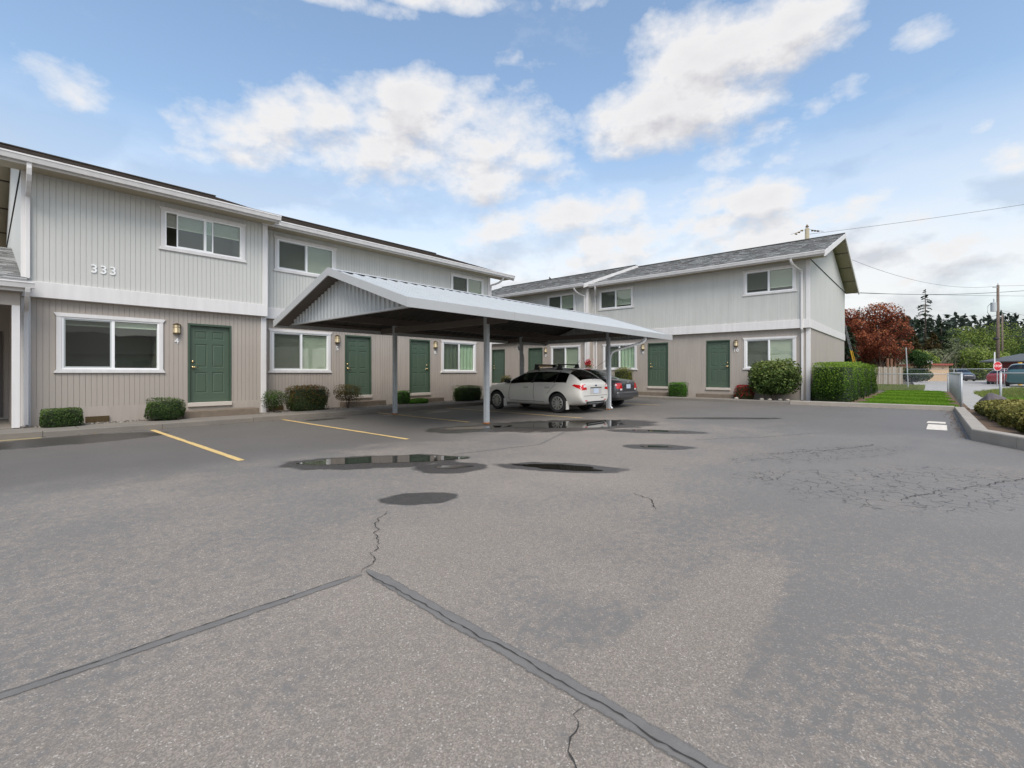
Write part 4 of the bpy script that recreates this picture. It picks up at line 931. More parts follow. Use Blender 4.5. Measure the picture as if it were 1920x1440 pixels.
# planter: junipers and rocks
JL = ['juniper nearest the corner boulder in the kerbed planter', 'wide golden juniper in the middle of the kerbed planter', 'golden juniper behind the straight planter kerb', 'low juniper at the bend of the planter kerb', 'juniper before the bend of the planter kerb with shaded mulch beside it']
for k, (x, y, sx, sy, sz) in enumerate([(18.2, -1.62, 2.6, 1.2, .42), (16.4, -1.75, 2.5, 1.35, .48), (14.6, -1.95, 2.4, 1.5, .46), (13.1, -2.0, 1.9, 1.3, .44), (11.6, -2.3, 2.0, 1.5, .42)]):
    shrub('juniper', (x, y, .10), sx, sy, sz, JUNI, JL[k], 7000, .075, .7, stem=False, lump=.25, group='junipers in the planter', cat='juniper')
def rock(loc, sx, sy, sz, seed, label):
    r = random.Random(seed); bm = bmesh.new(); bmesh.ops.create_icosphere(bm, subdivisions=4, radius=1); o = [Vector((r.uniform(-1, 1), r.uniform(-1, 1), r.uniform(-1, 1))).normalized() for _ in range(60)]; hh = [r.uniform(.62, .97) for _ in o]
    for v in bm.verts:
        n = v.co.normalized(); k = 1.0
        for q, h in zip(o, hh):
            dd = n.dot(q)
            if dd > .2: k = min(k, h / dd)
        v.co = Vector((n.x * k * sx / 2, n.y * k * sy / 2, n.z * k * sz * .75))
    me = bpy.data.meshes.new('boulder'); bm.to_mesh(me); bm.free(); me.materials.append(ROCK); ob = link('boulder', me); ob.location = loc; return tag(ob, label, 'boulder')
rock((20.1, -1.5, .25), 1.7, 1.0, .62, 1, 'wide dark jagged boulder at the corner of the planter')
rock((18.4, -2.55, .22), 1.0, .8, .6, 2, 'dark boulder behind the junipers')
rock((17.2, -2.6, .2), .8, .7, .55, 5, 'smaller grey boulder at the lawn edge beside the junipers')
# lawns and rough grass
def blades(name, n, x0, x1, y0, y1, z, h, mat_, label, keep=None):
    P = np.stack([rng.uniform(x0, x1, n), rng.uniform(y0, y1, n), np.full(n, z)], 1)
    if keep is not None: P = P[keep(P)]
    n = len(P); a = rng.uniform(0, 6.28, n); w = .012; hh = h * rng.uniform(.5, 1.2, n); dx, dy = np.cos(a) * w, np.sin(a) * w; lx, ly = rng.normal(0, .3, n) * hh, rng.normal(0, .3, n) * hh
    V = np.zeros((n, 4, 3)); V[:, 0] = P + np.stack([-dx, -dy, 0 * a], 1); V[:, 1] = P + np.stack([dx, dy, 0 * a], 1); V[:, 2] = P + np.stack([lx + dx * .2, ly + dy * .2, hh], 1); V[:, 3] = P + np.stack([lx - dx * .2, ly - dy * .2, hh], 1)
    tone = .5 + .25 * np.sin(P[:, 0] * 3.3 + .6 * np.sin(P[:, 1])) * 0 + rng.normal(0, .2, n) + .18 * np.sign(np.sin((P[:, 0] - P[:, 1] * .4) * 1.7))
    return tag(quadcloud(name, V, mat_, tone), label, 'grass', kind='stuff')
LAWN = mat('lawn_base', (.085, .155, .02), .95, .15, 2)
m = MB(); m.box(20.45, 38.5, -.62, 1.9, .02, .15); tag(m.build('lawn_ground', LAWN), kind='structure')
m = MB(); m.box(20.42, 34, 1.75, 2.3, .02, .158); tag(m.build('mulch_strip', MULCH), kind='structure')
m = MB(); m.box(20.45, 38, -.98, -.6, .02, .16); tag(m.build('mulch_strip', MULCH), kind='structure')
blades('lawn_grass', 70000, 20.46, 38, -.78, 2.0, .15, .055, GRASSM, 'short bright green mown lawn beside the hedge', keep=lambda P: (np.abs(P[:, 1] - .6) < 1.2 + .14 * np.sin(P[:, 0] * 2.1) + rng.normal(0, .06, len(P))))
m = MB(); m.box(21, 40, -3.0, -1.0, .02, .12); tag(m.build('gravel_path', GRAVEL), kind='structure')
m = MB(); m.quad((39, -6.0, .125), (130, -20, .125), (130, 3, .125), (39, .4, .125)); tag(m.build('gravel_lane', GRAVEL), kind='structure')
m = MB(); m.box(20.8, 34, -12, -1.95, .02, .15); tag(m.build('lawn_ground', LAWN), kind='structure')
blades('lawn_grass', 22000, 20.8, 30, -6, -1.98, .15, .05, GRASSM, 'strip of green lawn right of the gravel path')
blades('rough_grass', 26000, 30, 50, -9, -1.9, .12, .16, GRASSY, 'tufts of rough yellow green grass by the lane', keep=lambda P: P[:, 1] < -1.9 - np.maximum(0, (P[:, 0] - 37)) * .22)
blades('rough_grass', 26000, 38.6, 54, .2, 6, .12, .14, GRASSY, 'rough grass beyond the chain-link fence')
m = MB(); m.box(21.0, 27, -2.0, -1.9, .0, .19); tag(m.build('lawn_edging', CONC), kind='structure')

def at(px, d):
    """ground point in direction of image column px (of 1920) at forward distance d, only used to lay out the far planting"""
    tt = (px - 960) / 878.8; a = R(YAW); return (d * (math.cos(a) + tt * math.sin(a)), d * (math.sin(a) - tt * math.cos(a)), 0)
# ------------------------------------------------------------------ fences
NETM = mat('fence_net', (.20, .21, .22), .6, metal=.2)
def chainlink(pts, h, label, step=2.4, mesh=.06, zb=.12, group='chain-link fences'):
    t = empty('chain_link_fence', (pts[0][0], pts[0][1], zb)); tag(t, label, 'fence', group)
    o = Vector((pts[0][0], pts[0][1])); net = MB()
    for a, b in zip(pts, pts[1:]):
        a = Vector(a) - o; b = Vector(b) - o; Lg = (b - a).length; n = max(1, round(Lg / step)); tt = (b - a) / Lg
        for i in range(n + 1):
            p = a.lerp(b, i / n); m = MB(); m.tube([(p.x, p.y, -.1), (p.x, p.y, h + .03)], .032 if i in (0, n) else .022, 8); m.tube([(p.x, p.y, h + .03), (p.x, p.y, h + .06)], .036 if i in (0, n) else .026, 8, .012); m.build('fence_post', GALV, t, smooth=True)
        m = MB(); m.tube([(a.x, a.y, h), (b.x, b.y, h)], .021, 8); m.build('top_rail', GALV, t, smooth=True)
        w = .0015
        k = int((Lg + h) / mesh)
        for i in range(k):
            s0 = i * mesh
            for sg in (1, -1):
                x0, z0 = (s0, 0) if s0 <= Lg else (Lg, s0 - Lg); x1, z1 = (s0 - h, h) if s0 >= h else (0, s0)
                if sg < 0: x0, x1 = Lg - x0, Lg - x1
                p, q = a + tt * x0, a + tt * x1; nn = Vector((-tt.y, tt.x)) * w
                net.quad((p.x + nn.x, p.y + nn.y, z0 - w), (p.x - nn.x, p.y - nn.y, z0 + w), (q.x - nn.x, q.y - nn.y, z1 + w), (q.x + nn.x, q.y + nn.y, z1 - w))
    tag(net.build('wire_mesh', NETM, t), kind='stuff'); return t
chainlink([(21.3, -.82), (38.6, -.98)], 1.12, 'chain-link fence running from the kerb corner along the lawn', 1.5, .055)
chainlink([(38.6, -.9), (38.6, 2.9)], 1.08, 'chain-link fence closing the far end of the lawn', 2.6)
chainlink([(22.6, -1.82), (24.6, -9)], 1.15, 'chain-link fence across the lawn right of the gravel path', 2.4)
chainlink([(62, -8.5), (60, 1.5)], 1.5, 'chain-link fence across the lane before the parked dark car', 3.2, .09)
FW2 = mat('fence_wood_dark', (.20, .165, .12), .9, .2, 4, .4, 50); FW3 = mat('fence_wood_grey', (.31, .28, .235), .9, .15, 4, .4, 50)
WF = empty('wooden_fence', (*at(1690, 48)[:2], .1)); tag(WF, 'weathered board fence beside the lane below the red maple', 'fence')
for i in range(34):
    m = MB(); r = random.Random(i); m.box(-6.6 + i * .2, -6.6 + i * .2 + .172, r.uniform(0, .02), r.uniform(.025, .045), 0, 1.75 + r.uniform(-.05, .05)); q = m.build('board', [FENCEW, FW2, FW3][i % 3 if i % 4 else 2], WF); q.location = (0, 0, 0)
for i in range(3):
    m = MB(); m.box(-6.5 + i * 3, -6.4 + i * 3, .03, .12, 0, 1.7); m.build('post', FENCEW, WF)
WF.rotation_euler = (0, 0, R(-40))
for px, d, lab in ((1664, 50.5, 'short reddish timber post under the left of the maple crown'), (1671, 51, 'middle reddish timber post between two others behind the board fence'), (1678, 51.5, 'reddish timber post above the right end of the board fence')):
    m = MB(); m.tube([(0, 0, -.1), (0, 0, 2.7)], .13, 8, .12); o = m.build('timber_post', mat('red_timber', (.20, .10, .06), .9, .2, 5), None); o.location = (*at(px, d)[:2], .1)
    tag(o, lab, 'post', 'timber posts behind the board fence')
m = MB(); m.tube([(0, 0, -.1), (-.25, .12, 3.0)], .035, 8); tag(m.build('steel_pole', GALV), 'thin leaning grey steel pole at the edge of the rough grass', 'pole').location = (*at(1703, 34)[:2], .1)
for x, y, h, lab in ((66, -4.9, 3.2, 'plain white upright post left of the stop sign'), (52, -6.0, 3.6, 'plain white upright post above the parked red car')):
    m = MB(); m.tube([(0, 0, -.1), (0, 0, h)], .05, 8); o = m.build('marker_post', VINYL); o.location = (x, y, .1); tag(o, lab, 'post')
m = MB(); m.tube([(0, 0, -.1), (0, 0, 2.1)], .14, 10); o = m.build('bollard', YGUARD); o.location = (62, -6.2, .1); tag(o, 'yellow bollard beside the utility pole', 'bollard')

# ------------------------------------------------------------------ stop sign, poles, wires
SG = empty('stop_sign', (*at(1870.5, 39)[:2], .1), YAW - 90 + 3); tag(SG, 'red octagonal stop sign on a thin post by the lane', 'sign')
m = MB(); m.tube([(0, .03, -.1), (0, .03, 2.1)], .03, 8); m.build('post', GALV, SG)
def octo(r, y0, y1): 
    m = MB(); m.prism([(r * math.cos(R(22.5 + 45 * i)), 1.72 + r * math.sin(R(22.5 + 45 * i))) for i in range(8)], 'y', y0, y1); return m
octo(.40, -.004, .004).build('sign_border', VINYL, SG); octo(.372, -.007, -.0045).build('sign_face', REDF, SG)
me = text_mesh('STOP', .27, .002); me.materials.clear(); me.materials.append(VINYL); o = link('lettering', me, SG); o.rotation_euler = (R(90), 0, 0); o.location = (0, -.010, 1.72)
def utility_pole(loc, h, label, trafo=True, tilt=0):
    t = empty('utility_pole', loc); tag(t, label, 'utility pole', 'wooden utility poles'); t.rotation_euler = (0, R(tilt), R(YAW - 90))
    m = MB(); m.tube([(0, 0, -.3), (0, 0, h)], .17, 12, .11); m.build('pole', WOODP, t, smooth=True)
    m = MB(); m.box(-.55, .15, -.05, .05, h - .28, h - .2); m.build('bracket', GALV, t)
    m = MB(); m.tube([(0, 0, h), (0, 0, h + .25)], .045, 8, .02); m.build('insulator', GALV, t)
    if trafo:
        m = MB(); m.tube([(-.48, 0, h - 2.9), (-.48, 0, h - 1.95)], .26, 16); m.tube([(-.48, 0, h - 1.95), (-.48, 0, h - 1.9)], .26, 16, .2); m.build('transformer', mat('transformer_grey', (.42, .45, .46), .5), t, smooth=False)
        m = MB(); m.tube([(-.45, 0, h - 1.9), (-.45, 0, h - 1.5)], .06, 8, .04); m.build('bushing', GALV, t)
        m = MB(); m.tube([(-.75, 0, h - 2.0), (-1.1, 0, h - 2.3), (-1.15, 0, h - 3.0), (-.8, 0, h - 3.5), (-.1, 0, h - 3.3)], .022, 6); m.build('cable_loop', WIRE, t)
        m = MB(); m.tube([(-.4, 0, h - 5.9), (.0, 0, h - 5.9)], .16, 10); m.build('cable_box', BLACK, t)
    return t
utility_pole((74, -5.75, 0), 10.9, 'tall wooden utility pole with a grey transformer by the stop sign')
utility_pole((118, -9.7, 0), 11.4, 'shorter looking bare wooden utility pole beyond the transformer pole', False, 0)
PB = empty('utility_pole', (42, 6.95, 0)); tag(PB, 'wooden utility pole rising behind the grey shingle roof', 'utility pole', 'wooden utility poles'); PB.rotation_euler = (0, 0, R(YAW - 90))
PBH = 12.35
m = MB(); m.tube([(0, 0, 0), (0, 0, PBH)], .19, 12, .15); m.build('pole', mat('pale_pole', (.30, .26, .18), .9, .15, 4), PB, smooth=True)
m = MB(); m.tube([(0, 0, PBH), (0, 0, PBH + .12)], .03, 8); m.tube([(0, 0, PBH + .12), (0, 0, PBH + .32)], .13, 10, .02); m.build('insulator', BRONZE, PB)
for s in (-1, 1):
    for i in range(3):
        m = MB(); x = s * (.42 + i * .22); z = PBH - .15 - (.13 * i if s < 0 else .02 * i); m.tube([(x - .07 * s, 0, z), (x + .07 * s, 0, z - .01)], .075, 8, .045); m.build('insulator', BRONZE, PB)
    m = MB(); m.tube([(0, 0, PBH - .05), (s * 1.25, 0, PBH - (.45 if s < 0 else .22))], .012, 5); m.build('wire_end', WIRE, PB)
def wire(a, b, sag, label, r=.012):
    a, b = Vector(a), Vector(b); m = MB(); m.tube([tuple(a.lerp(b, i / 24) - Vector((0, 0, sag * 4 * (i / 24) * (1 - i / 24)))) for i in range(25)], r, 5)
    return tag(m.build('overhead_wire', WIRE), label, 'wire', 'overhead wires')
wire((42, 6.9, 11.9), (60, -24, 16.5), .5, 'overhead wire rising to the right from the roof pole')
wire((42, 6.9, 11.5), (74, -5.75, 10.8), 1.35, 'upper overhead wire sagging to the transformer pole')
wire((74, -5.75, 10.8), (92, -32, 13.0), .6, 'upper overhead wire right of the transformer pole')
wire((52, 7, 8.9), (74, -5.75, 10.1), .3, 'thick lower cable meeting the transformer pole', .024)
wire((74, -5.75, 10.1), (90, -32, 13.2), .5, 'thick cable leaving the transformer pole to the right', .024)
wire((52, 7, 8.7), (90, -30, 9.0), .2, 'low overhead wire passing before the transformer pole')
wire((74, -5.75, 5.3), (100, -32, 5.6), .15, 'low dark cable right of the transformer pole', .03)
wire((74, -5.75, 8.2), (95, -22, 4.6), .1, 'slanting guy wire right of the transformer pole')
for i, (x0, x1) in enumerate(((33.6, 32.4), (33.9, 33.0), (34.9, 33.0))):
    g0 = empty('guy_wire', (x0, 2.9, .1)); tag(g0, ['guy wire whose yellow guard stands closest to the gable wall', 'guy wire with yellow guard between its two neighbours', 'guy wire with yellow guard farthest from the gable wall'][i], 'guy wire', 'guy wires behind the gable')
    m = MB(); m.tube([(0, 0, 0), (x1 - x0 - 1.1, 1.1, 6.5)], .009, 5); m.build('wire', GALV, g0)
    m = MB(); m.tube([(0, 0, 0), ((x1 - x0 - 1.1) * .38, 1.1 * .38, 6.5 * .38)], .02, 6); m.build('guard', YGUARD, g0)

# ------------------------------------------------------------------ shed, trees, hill
SH = empty('shed', (*at(1755, 63)[:2], .1), YAW - 90 + 8); tag(SH, 'small tan shed with a red roof edge beside the lane', 'shed')
m = MB(); m.box(-2.0, 2.0, 0, 3, 0, 2.15); m.build('wall', mat('shed_tan', (.46, .33, .21), .8, .08, 2), SH)
m = MB(); m.prism([(-.35, 2.15), (3.35, 2.15), (3.35, 2.28), (-.35, 2.38)], 'x', -2.35, 2.25); m.build('roof', mat('shed_red', (.25, .06, .045), .7, .1), SH)
m = MB(); m.box(-.7, .5, .8, 1.9, 2.33, 2.9); m.build('roof_vent', mat('vent_grey', (.5, .52, .5), .5), SH, bevel=.08)
m = MB(); m.box(.95, 1.12, -.03, 0, 1.7, 1.85); m.build('wall_light', BRONZE, SH)
GB = empty('garage', (70, -11.5, .1), -20); tag(GB, 'low dark garage with a shed roof behind the parked teal van', 'garage')
m = MB(); m.box(-2, 9, 0, 6, 0, 2.3); m.build('wall', mat('garage_red', (.14, .03, .03), .8), GB); m = MB(); m.prism([(-2.6, 2.25), (9.6, 3.3), (9.6, 3.42), (-2.6, 2.37)], 'y', -1, 7); m.build('roof', mat('garage_roof', (.07, .075, .075), .7, .1), GB)
def crown(parent, blobs, n, leaf, mat_, up=.5, spread=1):
    vol = np.array([b[3] ** 2 for b in blobs]); cnt = rng.multinomial(n, vol / vol.sum()); Vs = []; ts = []
    for b, k in zip(blobs, cnt):
        d = rng.normal(size=(k, 3)); d /= np.linalg.norm(d, axis=1)[:, None]; r = rng.uniform(.55, 1.05, k) ** .6
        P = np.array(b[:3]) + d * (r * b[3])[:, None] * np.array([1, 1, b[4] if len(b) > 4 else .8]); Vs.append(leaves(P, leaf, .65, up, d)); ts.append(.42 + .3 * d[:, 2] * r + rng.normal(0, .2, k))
    return quadcloud('crown', np.concatenate(Vs), mat_, np.concatenate(ts), parent)
def broadleaf(name, loc, h, w, mat_, label, n=5000, leaf=.3, trunk=.2, nb=14, seed=0, base=.3, group=None, cat='tree'):
    r = random.Random(seed); t = empty(name, loc); tag(t, label, cat, group); bl = []
    for i in range(nb):
        a = r.uniform(0, 6.28); q = r.uniform(0, 1); z = h * (base + (1 - base) * (.12 + .76 * q)); rr = w / 2 * math.sqrt(max(.08, 1 - (2 * q - .9) ** 2)) * r.uniform(.35, .8)
        bl.append((rr * math.cos(a), rr * math.sin(a), z, w * r.uniform(.16, .27), .75))
    crown(t, bl, n, leaf, mat_)
    m = MB(); m.tube([(0, 0, -.2), (.05, 0, h * base), (0, .1, h * .75)], trunk, 8, trunk * .3)
    for b in bl[:9]: m.tube([(0, 0, h * base * .8), (b[0] * .5, b[1] * .5, (b[2] + h * base) / 2), (b[0], b[1], b[2])], trunk * .4, 5, trunk * .1)
    m.build('trunk', BARK, t); return t
def conifer(name, loc, h, w, mat_, label, seed, n=3600, leaf=.5, group='conifers behind the lane', sparse=0):
    r = np.random.default_rng(seed); t = empty(name, loc); tag(t, label, 'tree', group); V = []; tn = []
    m = MB(); m.tube([(0, 0, -.2), (0, 0, h)], w * .045, 7, .03)
    nb = int(n / 34); ks = np.sort(r.uniform(.06, 1, nb))
    for q in ks:
        z = h * q; Lb = w / 2 * (1 - q) ** .75 * r.uniform(.55, 1.12) + .12; a = r.uniform(0, 6.28)
        if sparse and r.random() < sparse: m.tube([(0, 0, z), (Lb * .8 * math.cos(a), Lb * .8 * math.sin(a), z - Lb * .1)], .035, 4, .012); continue
        k = 34; s = r.uniform(.12, 1, k) ** .8; lat = r.normal(0, .17, k) * Lb * (s + .15)
        P = np.stack([Lb * s * math.cos(a) - lat * math.sin(a), Lb * s * math.sin(a) + lat * math.cos(a), z + .10 * Lb - .34 * Lb * s ** 2 + r.normal(0, .05, k) * Lb - .0], 1)
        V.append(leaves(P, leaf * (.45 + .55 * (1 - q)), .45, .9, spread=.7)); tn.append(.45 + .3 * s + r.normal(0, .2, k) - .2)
    quadcloud('crown', np.concatenate(V), mat_, np.concatenate(tn), t); m.build('trunk', BARK, t); return t
broadleaf('maple_tree', at(1650, 52), 8.9, 6.4, MAPLE, 'dark red-leaved maple behind the board fence', 15000, .20, .2, 26, 4, .22)
broadleaf('maple_tree', at(1596, 50), 8.4, 4.2, MAPLE, 'narrower red-leaved tree half hidden by the gable end', 7000, .20, .15, 16, 8, .2)
conifer('pine_tree', at(1588, 43), 5.6, 3.4, CONI, 'dark green pine directly behind the gable end', 3, 5200, .34, sparse=0)
broadleaf('laurel_bush', at(1716, 56), 4.0, 3.6, DECD, 'large dark green bush right of the board fence', 9000, .17, .1, 16, 5, .02, cat='bush')
C = [(1735, 92, 17.6, 7.6, CONI, .28, 'tallest conifer with a bare spiky top'), (1690, 96, 14.0, 6.5, CONI, 0, 'dark conifer right behind the maple crown'), (1662, 105, 14.2, 6, CONI, 0, 'slim dark conifer above the maple'),
     (1640, 110, 14.6, 6, CONI, 0, 'dark pointed conifer above the maple top'), (1612, 100, 15.4, 7, CONI, .1, 'conifer rising over the red tree by the gable'), (1765, 84, 10.6, 8.5, CONI, 0, 'broad dark conifer right of the tallest one'),
     (1748, 80, 8.2, 6.5, CONB, 0, 'brownish conifer below the tallest one'), (1712, 90, 9.4, 6.0, CONB, 0, 'olive brown conifer between maple and tall conifer')]
for i, (px, d, h, w, mt, sp, lab) in enumerate(C): conifer('conifer', at(px, d), h, w, mt, lab, i + 20, 5200, .62, sparse=sp)
for i, (px, d, h, w, lab) in enumerate([(1030, 75, 16.6, 5, 'spiky conifer top over the middle of the far roof'), (1000, 78, 15.4, 4, 'bare conifer top left of the spiky one over the far roof'), (950, 85, 15.6, 4.5, 'conifer top between the two roofs'), (1046, 88, 17.2, 4, 'small conifer tip right of the spiky one over the far roof')]):
    conifer('conifer', at(px, d), h, w, CONI, lab, i + 50, 2600, .6, group='conifer tops over the roofs', sparse=.35)
B = [(1775, 74, 4.2, 9, DECG, 'pale grey green thicket behind the tan shed'), (1800, 82, 5.6, 9, DECG, 'silvery thicket above the parked dark car'), (1835, 70, 4.4, 8, DECI, 'fresh light green bush above the parked dark car'), (1725, 70, 4.6, 5, DECI, 'light green bush left of the tan shed'),
     (1850, 95, 10.6, 12, DECI, 'yellow green tree left of the transformer pole'), (1812, 105, 11.2, 12, DECI, 'yellow green tree high on the slope'), (1895, 100, 11.2, 13, DECI, 'yellow green tree right of the transformer pole'), (1925, 88, 9.6, 11, DECI, 'yellow green tree above the teal van'),
     (1700, 75, 5.2, 6, DECG, 'pale leafless looking thicket below the brown conifer'), (1745, 72, 4.8, 6, DECG, 'pale twiggy thicket over the shed roof'), (1875, 78, 4.6, 7, DECI, 'light green bush behind the stop sign'), (1775, 92, 8.0, 9, DECG, 'dark green tree between the thickets'), (1960, 80, 6.5, 10, DECD, 'dark green tree at the edge of the garage')]
for i, (px, d, h, w, mt, lab) in enumerate(B): broadleaf('tree', at(px, d), h, w, mt, lab, 5200, .30, .12, 16, i + 30, .04, group='bushes and trees on the slope', cat='tree')
# twigs of the pale thickets
TW = mat('twig', (.33, .29, .23), .9)
for px, d in ((1712, 68), (1745, 69), (1790, 71)):
    m = MB(); r = random.Random(px); x, y, _ = at(px, d)
    for i in range(46):
        a = r.uniform(0, 6.28); l = r.uniform(1.5, 4.4); m.tube([(0, 0, 0), (l * .3 * math.cos(a), l * .3 * math.sin(a), l * .6), (l * .62 * math.cos(a), l * .62 * math.sin(a), l)], .03, 4, .008)
    o = m.build('bare_bush', TW); o.location = (x, y, 0); tag(o, {1712: 'bare pale bush right of the leaning steel pole', 1745: 'bare pale bush above the tan shed', 1790: 'bare pale bush behind the wire fence across the lane'}[px], 'bush', 'bare bushes by the lane')
# wooded hill far behind
m = MB(); HN = 48
def hill(x, y):
    s = min(max((x - 115) / 190, 0), 1); return 19 * s * s * (3 - 2 * s) * (.82 + .18 * math.sin(y * .021 + 1)) - .1
hx = np.linspace(110, 420, 26); hy = np.linspace(-330, 260, 40)
for i in range(25):
    for j in range(39):
        a, b, c, d = hx[i], hx[i + 1], hy[j], hy[j + 1]; m.quad((a, c, hill(a, c)), (b, c, hill(b, c)), (b, d, hill(b, d)), (a, d, hill(a, d)))
tag(m.build('hill', mat('hill_ground', (.035, .05, .02), .95, .2, .05)), kind='structure')
Vs = []; tn = []
for i in range(1500):
    x = random.uniform(130, 330); y = random.uniform(-190, 120); h = random.uniform(5, 10.5); z = hill(x, y); k = 26; q = rng.uniform(.05, 1, k); a = rng.uniform(0, 6.28, k); rr = h * .2 * (1 - q) + .15
    P = np.stack([x + rr * np.cos(a), y + rr * np.sin(a), z + h * q], 1); Vs.append(leaves(P, h * .24, .5, .5)); tn.append(.3 + .35 * q + rng.normal(0, .2, k))
far_forest = quadcloud('forest', np.concatenate(Vs), leafmat('far_conifer', [(.022, .032, .026), (.045, .060, .046), (.07, .09, .062)]), np.concatenate(tn)); tag(far_forest, 'dark conifer forest along the far hill', 'forest', kind='stuff')  # distance haze mixed into the leaf colours

# ------------------------------------------------------------------ vehicles
BVH = {}
def car(name, loc, rz, st, paint, label, wheels, glass_y, lamps, W, detail='hatch', extras=True, group='parked cars', spokes=10):
    """st: stations rear->front (y, zbot, wsill, zmid, wmid, zbelt, wbelt, zroofedge, wroof, ztop). y=0 rear"""
    t = empty(name, loc, rz); tag(t, label, 'car', group); bm = bmesh.new(); rings = []
    for (y, zb, ws, zm, wm, zl, wl, zr, wr, zt_) in st:
        half = [(0, zb), (ws * .8, zb), (ws, zb + .08), (wm, zm - .10), (wm, zm + .06), (wl, zl), (wr, zr), (wr * .55, zt_ - .012), (0, zt_)]
        ring = half + [(-a, b) for a, b in half[-2:0:-1]]; rings.append([bm.verts.new((a, y, b)) for a, b in ring])
    nr = len(rings[0]); gl = bm.faces
    for i in range(len(rings) - 1):
        for j in range(nr):
            k = (j + 1) % nr; f = bm.faces.new((rings[i][j], rings[i][k], rings[i + 1][k], rings[i + 1][j])); jj = min(j, nr - 1 - j); key = (i, jj); f.smooth = True
            f.material_index = 1 if key in glass_y else 2 if key in lamps.get('red', ()) else 3 if key in lamps.get('clear', ()) else 4 if key in lamps.get('black', ()) else 0
    for ring, fl in ((rings[0], 1), (rings[-1], 0)):
        c = bm.verts.new((0, ring[0].co.y, sum(v.co.z for v in ring) / nr))
        for j in range(nr):
            f = bm.faces.new((ring[j], ring[(j + 1) % nr], c)); f.smooth = True; jj = min(j, nr - 1 - j)
            if fl and jj in lamps.get('rear_black', ()): f.material_index = 4
    bmesh.ops.recalc_face_normals(bm, faces=bm.faces); me = bpy.data.meshes.new('body'); bm.to_mesh(me); bm.free()
    for q in (paint, CARGLASS, REDL, CLEARL, BLACK, DARK): me.materials.append(q)
    o = link('body', me); ss = o.modifiers.new('s', 'SUBSURF'); ss.levels = 2; ss.render_levels = 2
    wr_, wy, wx = wheels; cut = []
    for y in wy:
        c = MB(); c.tube([(-W, y, wr_ + .01), (-W + .36 + .0, y, wr_ + .01)], wr_ + .055, 28); c.tube([(W - .36, y, wr_ + .01), (W, y, wr_ + .01)], wr_ + .055, 28)
        co = c.build('cut', DARK); cut.append(co); b = o.modifiers.new('b', 'BOOLEAN'); b.operation = 'DIFFERENCE'; b.object = co; b.solver = 'EXACT'; b.material_mode = 'TRANSFER'
    dg = bpy.context.evaluated_depsgraph_get(); full = bpy.data.meshes.new_from_object(o.evaluated_get(dg)); bpy.data.objects.remove(o)
    for c in cut: bpy.data.objects.remove(c)
    from mathutils.bvhtree import BVHTree
    BVH[t.name] = BVHTree.FromPolygons([v.co for v in full.vertices], [p.vertices for p in full.polygons])
    names = ['body', 'window', 'tail_light', 'reverse_light', 'lower_trim', 'wheel_well']; mats_ = [paint, CARGLASS, REDL, CLEARL, BLACK, DARK]
    mn = [q.name if q else '' for q in full.materials]
    for idx, nm in enumerate(mn):
        pol = [p for p in full.polygons if p.material_index == idx]
        if not pol: continue
        which = next((i for i, q in enumerate(mats_) if q.name == nm), 0); used = {}; vs = []; fs = []; sm = []
        for p in pol:
            f = []
            for v in p.vertices:
                if v not in used: used[v] = len(vs); vs.append(tuple(full.vertices[v].co))
                f.append(used[v])
            fs.append(f); sm.append(which != 5)
        # split into connected islands so every window and lamp is a part
        par = list(range(len(vs)))
        def find(a):
            while par[a] != a: par[a] = par[par[a]]; a = par[a]
            return a
        for f in fs:
            for v in f[1:]: par[find(v)] = find(f[0])
        isl = {}
        for f in fs: isl.setdefault(find(f[0]), []).append(f)
        if which in (0, 4, 5): isl = {0: fs}
        for fl in isl.values():
            us = {}; v2 = []; f2 = []
            for f in fl:
                g_ = []
                for v in f:
                    if v not in us: us[v] = len(v2); v2.append(vs[v])
                    g_.append(us[v])
                f2.append(g_)
            mm = bpy.data.meshes.new(names[which]); mm.from_pydata(v2, [], f2); mm.materials.append(mats_[which]); mm.polygons.foreach_set('use_smooth', [which != 5] * len(f2)); mm.update(); link(names[which], mm, t)
    # inner cabin so glass is backed by something dark
    ys = [s[0] for s in st]; m = MB(); m.box(-W * .62, W * .62, ys[0] + .75, ys[-1] - 1.55, .35, .92); m.build('seats', BLACK, t)
    for s in (-1, 1):
        for y in wy:
            w = MB(); k = 28; x0, x1 = s * wx, s * (wx - .20); R0, R1 = wr_, wr_ * .68; prof = [(R1, x0 - s * .012), (R0 - .025, x0), (R0, x0 - s * .03), (R0, x1 + s * .03), (R0 - .02, x1), (R1, x1)]
            for i in range(k):
                a0, a1 = 2 * math.pi * i / k, 2 * math.pi * (i + 1) / k
                for (ra, xa), (rb, xb) in zip(prof, prof[1:]): w.quad((xa, y + ra * math.cos(a0), wr_ + ra * math.sin(a0)), (xa, y + ra * math.cos(a1), wr_ + ra * math.sin(a1)), (xb, y + rb * math.cos(a1), wr_ + rb * math.sin(a1)), (xb, y + rb * math.cos(a0), wr_ + rb * math.sin(a0)))
            wo = w.build('wheel', RUBBER, t, smooth=True)
            q = MB(); xf = x0 - s * .012
            for i in range(k):
                a0, a1 = 2 * math.pi * i / k, 2 * math.pi * (i + 1) / k
                for ra, xa, rb, xb in ((R1, xf, R1 - .022, xf + s * .004), (R1 - .022, xf + s * .004, R1 - .03, xf - s * .05)): q.quad((xa, y + ra * math.cos(a0), wr_ + ra * math.sin(a0)), (xa, y + ra * math.cos(a1), wr_ + ra * math.sin(a1)), (xb, y + rb * math.cos(a1), wr_ + rb * math.sin(a1)), (xb, y + rb * math.cos(a0), wr_ + rb * math.sin(a0)))
